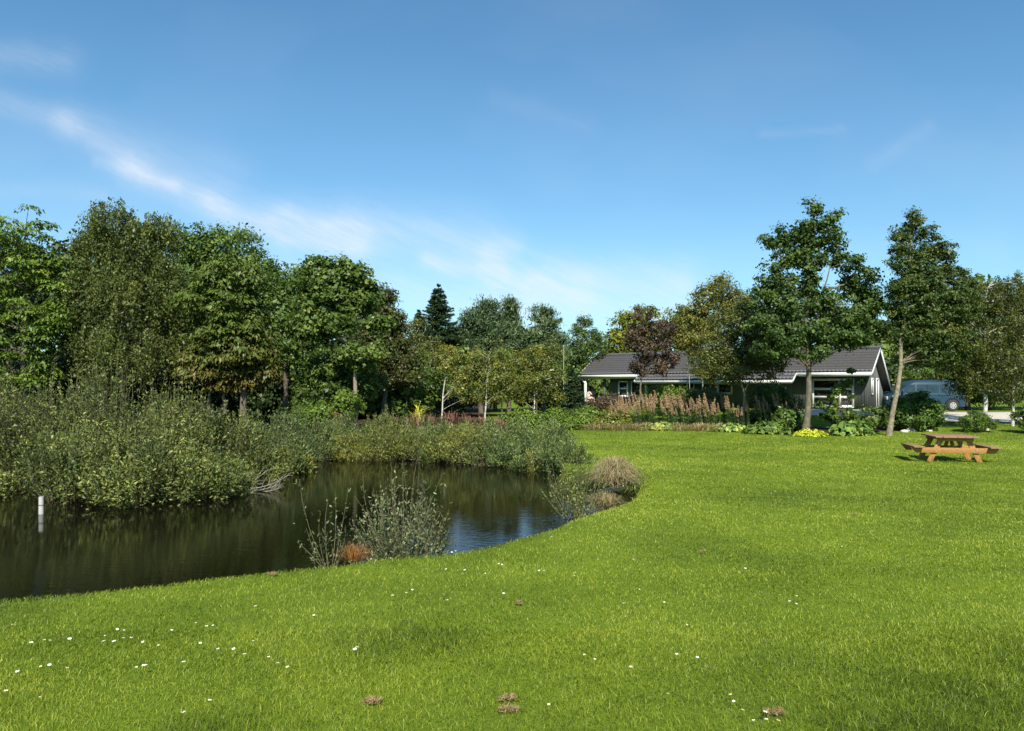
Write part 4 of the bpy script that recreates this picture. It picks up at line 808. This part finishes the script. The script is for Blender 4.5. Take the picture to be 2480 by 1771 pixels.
for (xa_, xb_, q_) in ((-LE+.2, -14.3, .2), (-4.0, -.1, .25), (-14.1, -4.2, -.5)): b.box(((xa_+xb_)/2, q_, RF(q_)-.24), (xb_-xa_, .09, .22))
b.obj('eaves_beam', M['pale'], hs)
def window(pa, pb, ya, yb, verts, hors, q=.87, fw=.07, deep=.05):
    L0, L1 = Lq(pa, q), Lq(pb, q); Lm = (L0+L1)/2; za, zb = lz(yb, Lm, q), lz(ya, Lm, q)
    g = B(); g.box((-Lm, q, (za+zb)/2), (abs(L0-L1), .02, zb-za)); go = g.obj('window', M['glass'], hs); f = B()
    for L_ in (L0, L1): f.box((-L_, q-.03, (za+zb)/2), (fw, deep, zb-za+fw))
    for z_ in (za, zb): f.box((-Lm, q-.03, z_), (abs(L0-L1)-fw, deep-.004, fw))
    for pv in verts: f.box((-Lq(pv, q), q-.028, (za+zb)/2), (fw, deep-.006, zb-za-fw))
    for yv in hors: f.box((-Lm, q-.026, lz(yv, Lm, q)), (abs(L0-L1)-fw, deep-.01, fw))
    f.obj('frame', M['white'], go); s2 = B(); s2.box((-Lm, q-.07, za-.06), (abs(L0-L1)+.1, .12, .035)); s2.obj('sill', M['white'], go)
window(1969, 2066, 919, 984, (2034,), (942, 962), fw=.13)
window(1499, 1520, 924, 959, (), (941,), fw=.10)
window(1530, 1552, 924, 957, (), (), fw=.07); window(1568, 1590, 926, 960, (), (), fw=.1)
window(1652, 1681, 927, 952, (), (), fw=.1); window(1738, 1772, 929, 952, (), (), fw=.1); window(1868, 1885, 929, 952, (), (), fw=.08)
# gable slit window and glazed door (on the plane x = -0.4)
def gable_slit(name, q0, q1, z0, z1):
    g = B(); g.box((-.375, (q0+q1)/2, (z0+z1)/2), (.02, q1-q0, z1-z0)); go = g.obj(name, M['glass'], hs); f = B()
    for q in (q0, q1): f.box((-.345, q, (z0+z1)/2), (.05, .09, z1-z0+.09))
    for z_ in (z0, z1): f.box((-.345, (q0+q1)/2, z_), (.048, q1-q0-.09, .09))
    f.obj('frame', M['white'], go); return go
gable_slit('window', 2.1, 2.6, .85, 1.75)
d_ = gable_slit('door', 3.7, 4.5, .02, 1.75); h_ = B(); h_.tube([(-.31, 3.82, .9), (-.31, 3.96, .9)], [.012, .012], 6); h_.obj('handle', M['steel'], d_)
# porch posts, floor, railing
for pxp, q in ((1418, .25), (1565, .25)):
    L_ = Lq(pxp, q); b = B(); b.box((-L_, q, (RF(q)-.36)/2-.08), (.15, .15, RF(q)-.24)); b.bar((-L_+.02, q-.02, RF(q)-.75), (-L_-.38, q-.06, RF(q)-.22), .1, .1); b.obj('porch_post', M['white'], hs)
b = B(); L_ = Lq(1461, .4); b.box((-L_, .6, .9), (.12, .12, 1.9)); b.obj('porch_post', M['wall'], hs)
for q in (6.2,): b = B(); b.box((-18.4, q, .7), (.12, .12, 1.5)); b.obj('porch_post', M['wall'], hs)
b = B(); b.box((-(LW+LE)/2+.1, 3.2, -.10), (LE-LW-.1, 6.0, .1)); b.box((-11.5, .2, -.14), (9., 1.2, .1)); b.obj('deck', M['bark_pale'], hs)
L_ = Lq(1466, .2); b = B(); b.box((-L_, .22, .32), (1.0, .05, .62)); b.obj('screen_panel', M['wall'], hs)

# ------------------------------------------------------------------ porch people and table
def person(label, loc, rz, joints, edges, rad, top, legs, arms, shirtmat, hairmat):
    r_ = thing('person', label, 'person', loc, rz)
    def skinobj(name, vs, es, rs, mat, parent, lv=2, rootv=0):
        me = bpy.data.meshes.new(name); me.from_pydata([joints[k] for k in vs], [(vs.index(a), vs.index(b_)) for a, b_ in es], [])
        o = bpy.data.objects.new(name, me); C.objects.link(o); o.parent = parent
        md = o.modifiers.new('skin', 'SKIN')
        for i_, k in enumerate(vs): me.skin_vertices[0].data[i_].radius = (rs[k], rs[k])
        me.skin_vertices[0].data[0].use_root = True
        sb = o.modifiers.new('sub', 'SUBSURF'); sb.levels = lv; sb.render_levels = lv; me.materials.append(mat); return o
    skinobj('body', list(joints), edges, rad, M['skin'], r_)
    sv = ['pelvis', 'waist', 'chest', 'shl', 'ell', 'shr', 'elr']; se = [('pelvis', 'waist'), ('waist', 'chest'), ('chest', 'shl'), ('shl', 'ell'), ('chest', 'shr'), ('shr', 'elr')]
    skinobj('shirt', sv, se, {k: v_*1.25+.012 for k, v_ in rad.items()}, shirtmat, r_)
    tv = ['pelvis', 'hil', 'knl', 'hir', 'knr']; te = [('pelvis', 'hil'), ('hil', 'knl'), ('pelvis', 'hir'), ('hir', 'knr')]
    skinobj('trousers', tv, te, {k: v_*1.18+.008 for k, v_ in rad.items()}, M['navy'] if hairmat else M['pink'], r_)
    hp = joints['head']; bm = bmesh.new(); bmesh.ops.create_uvsphere(bm, u_segments=16, v_segments=10, radius=.108)
    for v_ in bm.verts:
        v_.co.z *= 1.15
    bmesh.ops.delete(bm, geom=[v_ for v_ in bm.verts if v_.co.z < .015 and v_.co.y < .03], context='VERTS')
    me = bpy.data.meshes.new('hair'); bm.to_mesh(me); bm.free(); me.materials.append(M['hair']); o = bpy.data.objects.new('hair', me); C.objects.link(o); o.parent = r_; o.location = (hp[0], hp[1]+.012, hp[2]+.012)
J = {'pelvis': (0, 0, .5), 'waist': (0, .0, .66), 'chest': (0, -.02, .9), 'neck': (0, -.03, 1.04), 'chin': (0, -.045, 1.11), 'head': (0, -.03, 1.2), 'crown': (0, -.025, 1.27),
     'nose': (0, -.135, 1.18), 'shl': (-.18, -.02, .96), 'ell': (-.24, -.14, .74), 'wrl': (-.12, -.38, .74), 'hal': (-.08, -.46, .75), 'shr': (.18, -.02, .96), 'elr': (.24, -.14, .74), 'wrr': (.12, -.38, .74), 'har': (.08, -.46, .75),
     'hil': (-.1, -.02, .48), 'knl': (-.12, -.46, .5), 'anl': (-.12, -.46, .1), 'tol': (-.12, -.62, .05), 'hir': (.1, -.02, .48), 'knr': (.12, -.46, .5), 'anr': (.12, -.46, .1), 'tor': (.12, -.62, .05)}
for s_, sx in (('l', -1), ('r', 1)):
    for k in range(4): J['f%s%d' % (s_, k)] = (sx*(.05+.022*k), -.53-.01*(k in (1, 2)), .735); J['g%s%d' % (s_, k)] = (sx*(.05+.022*k), -.56-.012*(k in (1, 2)), .71)
    J['th'+s_] = (sx*.04, -.46, .73)
E = [('pelvis','waist'),('waist','chest'),('chest','neck'),('neck','chin'),('chin','head'),('head','crown'),('head','nose'),('chest','shl'),('shl','ell'),('ell','wrl'),('wrl','hal'),('chest','shr'),('shr','elr'),('elr','wrr'),('wrr','har'),
     ('pelvis','hil'),('hil','knl'),('knl','anl'),('anl','tol'),('pelvis','hir'),('hir','knr'),('knr','anr'),('anr','tor')]
for s_ in 'lr':
    for k in range(4): E += [('ha'+s_, 'f%s%d' % (s_, k)), ('f%s%d' % (s_, k), 'g%s%d' % (s_, k))]
    E += [('wr'+s_, 'th'+s_)]
RD = dict(pelvis=.14, waist=.125, chest=.15, neck=.052, chin=.065, head=.098, crown=.07, nose=.014, shl=.06, ell=.042, wrl=.028, hal=.03, shr=.06, elr=.042, wrr=.028, har=.03,
          hil=.085, knl=.06, anl=.038, tol=.03, hir=.085, knr=.06, anr=.038, tor=.03, thl=.01, thr=.01)
for k in J:
    if k[0] in 'fg' and k[1] in 'lr' and k[2:].isdigit(): RD[k] = .009
def hp_(px, q, dz=0): L_ = Lq(px, q); return (HO[0]-L_*HC+q*HS, HO[1]+L_*HS+q*HC, HZ+dz)
def chair(label, loc, rz):
    t = thing('garden_chair', label, 'chair', loc, rz, 'chairs on the porch'); b = B(); b.box((0, 0, .43), (.46, .44, .035)); b.obj('seat', M['navy'], t)
    b = B(); b.bar((0, .22, .45), (0, .3, .95), .44, .03, (0, 1, 0)); b.obj('backrest', M['navy'], t)
    for x in (-.2, .2):
        for y in (-.19, .19): b = B(); b.box((x, y, .2), (.035, .035, .42)); b.obj('leg', M['steel'], t)
pa = hp_(1434, 2.2, -.03); pb_ = hp_(1424, .9, -.03)
person('person in a white shirt sitting behind the porch table', pa, R(-10), J, E, RD, None, None, None, M['cloth'], False); chair('dark chair behind the porch table', pa, R(-10))
person('person in pale clothes sitting at the front edge of the porch', pb_, R(120), J, E, RD, None, None, None, M['pink'], False); chair('dark chair at the front edge of the porch', pb_, R(120))
tp = hp_(1437, 1.45, -.05); t = thing('porch_table', 'small dark table under the porch roof', 'table', tp, R(-35))
b = B(); b.box((0, 0, .72), (1.1, .7, .04)); b.obj('tabletop', M['navy'], t, bevel=.01)
for x in (-.48, .48):
    for y in (-.28, .28): b = B(); b.box((x, y, .35), (.05, .05, .7)); b.obj('leg', M['navy'], t)

# ------------------------------------------------------------------ van
VX, VY = 25.85, 46.9; vz = g1(VX, VY)+.03
vt = thing('parked_van', 'blue grey passenger van parked on the gravel, facing left', 'van', (VX, VY, vz), R(-2))
lev = [(.28,-2.40,2.38,.93),(.36,-2.47,2.42,.955),(.62,-2.50,2.44,.965),(.85,-2.44,2.44,.965),(1.0,-2.28,2.43,.96),(1.08,-1.98,2.42,.95),(1.13,-1.86,2.41,.935),(1.4,-1.50,2.36,.89),(1.68,-1.12,2.29,.84),(1.80,-.94,2.22,.80),(1.88,-.72,2.10,.74),(1.93,-.4,1.9,.64),(1.95,.2,1.4,.4)]
def ring(z, xf, xr, hw, k=8):
    P = []; r = min(.28, hw*.45)
    for cx_, cy_, a0 in ((xr-r, hw-r, 0), (xf+r, hw-r, 90), (xf+r, -hw+r, 180), (xr-r, -hw+r, 270)):
        for q in range(k): a_ = R(a0+90*q/(k-1)); P.append((cx_+r*math.cos(a_), cy_+r*math.sin(a_), z))
    return P
b = B(); RV = np.array([ring(*l_) for l_ in [(a_[0], a_[1], a_[2], a_[3]) for a_ in lev]]); n_ = RV.shape[1]
i_ = np.arange(len(lev)-1)[:, None]*n_; j_ = np.arange(n_)[None]; b.add(RV.reshape(-1, 3), np.stack([i_+j_, i_+(j_+1) % n_, i_+n_+(j_+1) % n_, i_+n_+j_], -1).reshape(-1, 4))
top_ = RV[-1]; b.add(top_, [[0, q, q+1, q+2] for q in range(1, n_-2, 2)]+[[0, n_-2, n_-1, n_-1]]); bot_ = RV[0]; b.add(bot_, [[0, q, q+1, q+2] for q in range(1, n_-2, 2)])
body = b.obj('body', M['van'], vt, smooth=True)
zw = [l_[0] for l_ in lev]; hwv = [l_[3] for l_ in lev]
def hw_(z): return float(np.interp(z, zw, hwv))
for sgn in (-1, 1):
    for (a0, a1, c0, c1) in ((-1.62, -.72, -1.05, -.72), (-.60, .70, -.60, .70), (.82, 2.12, .82, 2.02)):
        z0, z1 = 1.15, 1.66; b = B(); zs_ = np.linspace(z0, z1, 4)
        V = [(a0+(c0-a0)*t_, sgn*(hw_(z_)+.006), z_) for t_, z_ in zip(np.linspace(0, 1, 4), zs_)]+[(a1+(c1-a1)*t_, sgn*(hw_(z_)+.006), z_) for t_, z_ in zip(np.linspace(0, 1, 4), zs_)]
        b.add(V, [[k, k+4, k+5, k+1] for k in range(3)]); b.obj('window', M['vang'], vt)
    b = B(); b.box((.05, sgn*(hw_(1.4)+.004), 1.4), (.03, .02, .5)); b.obj('window_divider', M['black'], vt)
    for x in (-1.62, 1.52):
        b = B(); an_ = np.linspace(R(-8), R(188), 16); ri, ro = .33, .46
        V = [(x+rr*math.cos(a_), sgn*(.967 if rr > .4 else .955), .36+rr*math.sin(a_)) for a_ in an_ for rr in (ri, ro)]
        V += [(v_[0], v_[1]+sgn*.028, v_[2]) for v_ in V]; m_ = 32
        b.add(V, [[2*k, 2*k+1, 2*k+3, 2*k+2] for k in range(15)]+[[m_+2*k, m_+2*k+1, m_+2*k+3, m_+2*k+2] for k in range(15)]+[[2*k+1, m_+2*k+1, m_+2*k+3, 2*k+3] for k in range(15)])
        b.obj('wheel_arch', M['black'], vt)
        wy = sgn*.90; wh = bpy.data.objects.new('wheel', None); C.objects.link(wh); wh.parent = vt; wh.location = (x, wy, .36)
        b = B(); b.tube([(0, -.12, 0), (0, -.10, 0), (0, .10, 0), (0, .12, 0)], [.31, .36, .36, .31], 28); b.obj('tyre', M['black'], wh)
        b = B(); yo = sgn*.125; b.tube([(0, yo-.01, 0), (0, yo+.008, 0)], [.205, .20], 24); b.tube([(0, yo, 0), (0, yo+sgn*.02, 0)], [.07, .06], 12)
        for k in range(6):
            a_ = k*math.pi/3; b.box((.13*math.cos(a_), yo+sgn*.012, .13*math.sin(a_)), (.05, .02, .05), np.array([[math.cos(a_), 0, -math.sin(a_)], [0, 1, 0], [math.sin(a_), 0, math.cos(a_)]]), m=1)
        b.obj('rim', [M['rim'], M['black']], wh)
    b = B(); b.box((2.42, sgn*.80, 1.02), (.07, .26, .34)); b.obj('tail_light', M['red'], vt, bevel=.02)
    b = B(); b.box((-2.42, sgn*.72, .82), (.1, .34, .2)); b.obj('headlight', M['rim'], vt, bevel=.03)
    b = B(); b.box((-1.55, sgn*1.08, 1.2), (.12, .16, .2)); b.obj('mirror', M['van'], vt, bevel=.03)
    b = B(); b.box((.1, sgn*.968, .98), (2.9, .02, .02)); b.obj('side_trim', M['black'], vt)
    b = B(); b.box((-.52, sgn*.972, .92), (.16, .03, .03)); b.obj('handle', M['black'], vt)
b = B(); b.box((2.44, 0, .42), (.16, 1.84, .2)); b.obj('bumper', M['black'], vt, bevel=.04)
b = B(); b.add([(-1.80, -.80, 1.16), (-1.80, .80, 1.16), (-1.13, .66, 1.68), (-1.13, -.66, 1.68)], [[0, 1, 2, 3]]); b.V[0][:, 0] -= .03; b.obj('windscreen', M['vang'], vt)

# ------------------------------------------------------------------ picnic table
# local x across the benches, y along the table away from the viewer
D = 21.6; TX = X(2318, D)
pt = thing('picnic_table', 'orange brown wooden picnic table with attached benches standing on the lawn', 'picnic table', (TX, D, g1(TX, D)+.01), R(-13))
HT, HB, WO, WT, LL = .76, .42, 1.22, .57, 1.3
rngp = np.random.default_rng(3)
b = B()
for k, x in enumerate(np.linspace(-WT+.09, WT-.09, 6)): b.box((x, LL/2+rngp.normal(0, .012), HT-.022), (.185, LL+.1, .042))
b.obj('tabletop', M['woodg'], pt, bevel=.006)
for s_ in (-1, 1):
    b = B()
    for x in (WO-.06-.145/2, WO-.21-.145/2): b.box((s_*x, LL/2, HB+.02), (.145, LL+.12, .042))
    b.obj('bench_seat', M['woodg'], pt, bevel=.006)
for y in (.22, LL-.22):
    yo = -.05 if y < 1 else .05
    b = B(); h0, h1 = HB-.16, HB; V = []
    for yy_ in (y+yo-.022, y+yo+.022): V += [(-WO+.17, yy_, h0), (WO-.17, yy_, h0), (WO-.03, yy_, h1-.003), (-WO+.03, yy_, h1-.003)]
    b.add(V, [[0, 1, 2, 3], [7, 6, 5, 4], [0, 4, 5, 1], [1, 5, 6, 2], [2, 6, 7, 3], [3, 7, 4, 0]]); b.obj('bench_beam', M['woodx'], pt, bevel=.004)
    b = B(); b.box((0, y+yo, HT-.095), (WT*1.72, .044, .10)); b.obj('top_brace', M['woodx'], pt, bevel=.004)
    for s_ in (-1, 1):
        b = B(); b.bar((s_*.68, y, -.01), (s_*.34, y, HT-.05), .045, .145, (s_*1., 0, .45)); b.obj('leg', M['wood'], pt, bevel=.004)
        b = B()
        for (x, z) in ((s_*.55, HB-.06), (s_*.50, HB-.11)): b.tube([(x, y+yo-.022, z), (x, y+yo-.034, z)], [.016, .014], 8)
        b.obj('bolt', M['rim'], pt)
for y0_, y1_ in ((.2, LL*.45), (LL-.2, LL*.55)):
    b = B(); b.bar((0, y0_, HB-.12), (0, y1_, HT-.06), .09, .045); b.obj('diagonal_brace', M['woodx'], pt, bevel=.004)
b = B(); b.box((0, LL/2, HT-.08), (.09, LL*.7, .07)); b.obj('centre_rail', M['woodx'], pt, bevel=.004)

# ------------------------------------------------------------------ pole
x, y = X(1365, 45), 45; z = g1(x, y)
t = thing('metal_pole', 'thin grey metal pole standing between the pines and the house', 'pole', (x, y, z)); b = B(); b.tube([(0, 0, -.1), (0, 0, Z(840, 45)-z)], [.035, .028], 8); b.obj('shaft', M['steel'], t)
b = B(); b.tube([(0, 0, Z(840, 45)-z), (0, 0, Z(838, 45)-z+.05)], [.05, .02], 8); b.obj('cap', M['steel'], t)

# ------------------------------------------------------------------ daisies and dry clumps
def daisy_mesh(seed):
    rng = np.random.default_rng(seed); b = B(); n = 18; r = .0105
    b.tube([(0, 0, 0), (.004, 0, .03), (0, 0, .052)], [.0012, .001, .001], 4, m=2)
    for k in range(n):
        a_ = 2*math.pi*k/n+rng.normal(0, .05); c, s_ = math.cos(a_), math.sin(a_); w_ = .0019; l_ = r*rng.uniform(.9, 1.1); zt_ = .052+rng.uniform(0, .004)
        b.add([(c*.003-s_*w_*.5, s_*.003+c*w_*.5, .052), (c*.003+s_*w_*.5, s_*.003-c*w_*.5, .052), (c*l_+s_*w_, s_*l_-c*w_, zt_), (c*l_-s_*w_, s_*l_+c*w_, zt_)], [[0, 1, 2, 3]], m=0)
    b.tube([(0, 0, .051), (0, 0, .0545), (0, 0, .056)], [.0046, .0042, .002], 8, m=1)
    return mesh_np('daisy', np.concatenate(b.V), np.concatenate(b.Q), np.concatenate(b.A), [M['petal'], M['yolk'], M['grass']], np.concatenate(b.M))
dm = [daisy_mesh(k) for k in range(4)]
DP = []
for x, y in [(68,577),(183,688),(252,672),(288,677),(384,640),(421,660),(636,647),(708,600),(741,611),(657,674),(710,676),(747,662),(791,659),(891,679),(1036,602),(1202,566),(1259,584),(1317,577),(1213,686),(1344,725),(1440,724),(1489,766),(1642,780),(1693,823),(1761,842),(1128,812),(908,830),(877,832),(833,844),(389,853),(303,823),(252,835),(110,871),(37,995),(231,1043),(1268,1061),(1133,1135),(1569,458),(1917,515),(2173,720),(1540,680),(975,707)]:
    DP.append((x*.3958, 1300+y*.3958, 0))
for x, y in [(971,1077),(1052,1084),(1077,1084),(1204,1107),(1286,1046),(1298,1048),(1537,1086),(1567,1088),(1744,1102),(1746,1124),(742,1208),(724,1232),(638,1248),(1310,1232),(2143,1210),(936,1240),(2208,697),(2240,688),(2140,818),(2156,820),(1608,874),(1880,940),(2110,1018),(997,942),(1020,938),(505,1016),(620,1010),(402,1000),(1532,856),(1436,868)]:
    DP.append((700+x*.3958, 960+y*.3958, 1))
for x, y in [(384,11),(716,41),(152,343),(1604,416),(1559,388),(1793,61),(2043,53),(2175,197),(2119,384),(2246,404),(1839,467),(1338,706),(2057,640)]:
    DP.append((800+x*.3958, 1450+y*.3958, 1))
for x, y in [(207,1444),(216,1478),(255,1549),(408,1559),(424,1615),(487,1621),(358,1619),(888,396),(932,412),(850,408),(958,348),(1040,302),(1110,325),(1133,308),(822,491),(288,563),(515,751),(622,756),(598,790),(614,805),(1145,358)]:
    DP.append((1700+x*.364, 1180+y*.364, 2))
lab = ['open white daisy in the left corner of the lawn, left of the rusty tuft', 'open white daisy in the middle of the lawn, below the open pond willows', 'open white daisy in the right part of the lawn, in front of the picnic table']
grp = ['daisies in the left corner of the lawn', 'daisies in the middle of the lawn', 'daisies in the right part of the lawn']
rng = np.random.default_rng(8)
for k, (px, py, c_) in enumerate(DP):
    x, y = hit(px, py+6); o = bpy.data.objects.new('daisy', dm[k % 4]); C.objects.link(o); o.location = (x, y, g1(x, y)+.004)
    s_ = rng.uniform(.65, 1.1)*(1+.01*y); o.scale = (s_, s_, 1.05); o.rotation_euler = (rng.normal(.12, .12), rng.normal(0, .15), rng.random()*6.28); tag(o, lab[c_], 'daisy', grp[c_])
for k, (px, py, r_) in enumerate([(900,1710,.034),(1228,1703,.03),(1232,1730,.036),(1875,1738,.034),(660,1397,.03),(2070,1250,.03),(1703,1343,.02),(1257,1468,.016)]):
    x, y = hit(px, py); rng = np.random.default_rng(k+90); b = B(); n = 220; q = rng.normal(size=(n, 2)).clip(-1.3, 1.3)*r_*[1, .55]; zz = g1(x, y)
    P = np.stack([x+q[:, 0], y+q[:, 1], zz+.022+rng.uniform(0, .018, n)], 1); b.leaves(P, rng.normal(size=(n, 3))*.5+[0, 0, 1], .035*rng.uniform(.5, 1.2, n), .1, rng.uniform(0, .8, n), None, rng=rng)
    o = b.obj('dry_clump', M['thatch'], None, (x, y, zz)); o.location = (x, y, zz)
    tag(o, ['pale brown clump of dry thatch at the bottom, left of the middle','upper of two reddish thatch clumps at the bottom middle','lower of two reddish thatch clumps at the bottom middle','brown thatch clump at the bottom, right of the middle','dry brown patch near the bank edge on the left','small dry patch in front of the picnic table lawn','small dry patch in the right half of the lawn','tiny dry patch in the middle of the lawn'][k], 'dry grass', 'dry thatch clumps in the lawn')
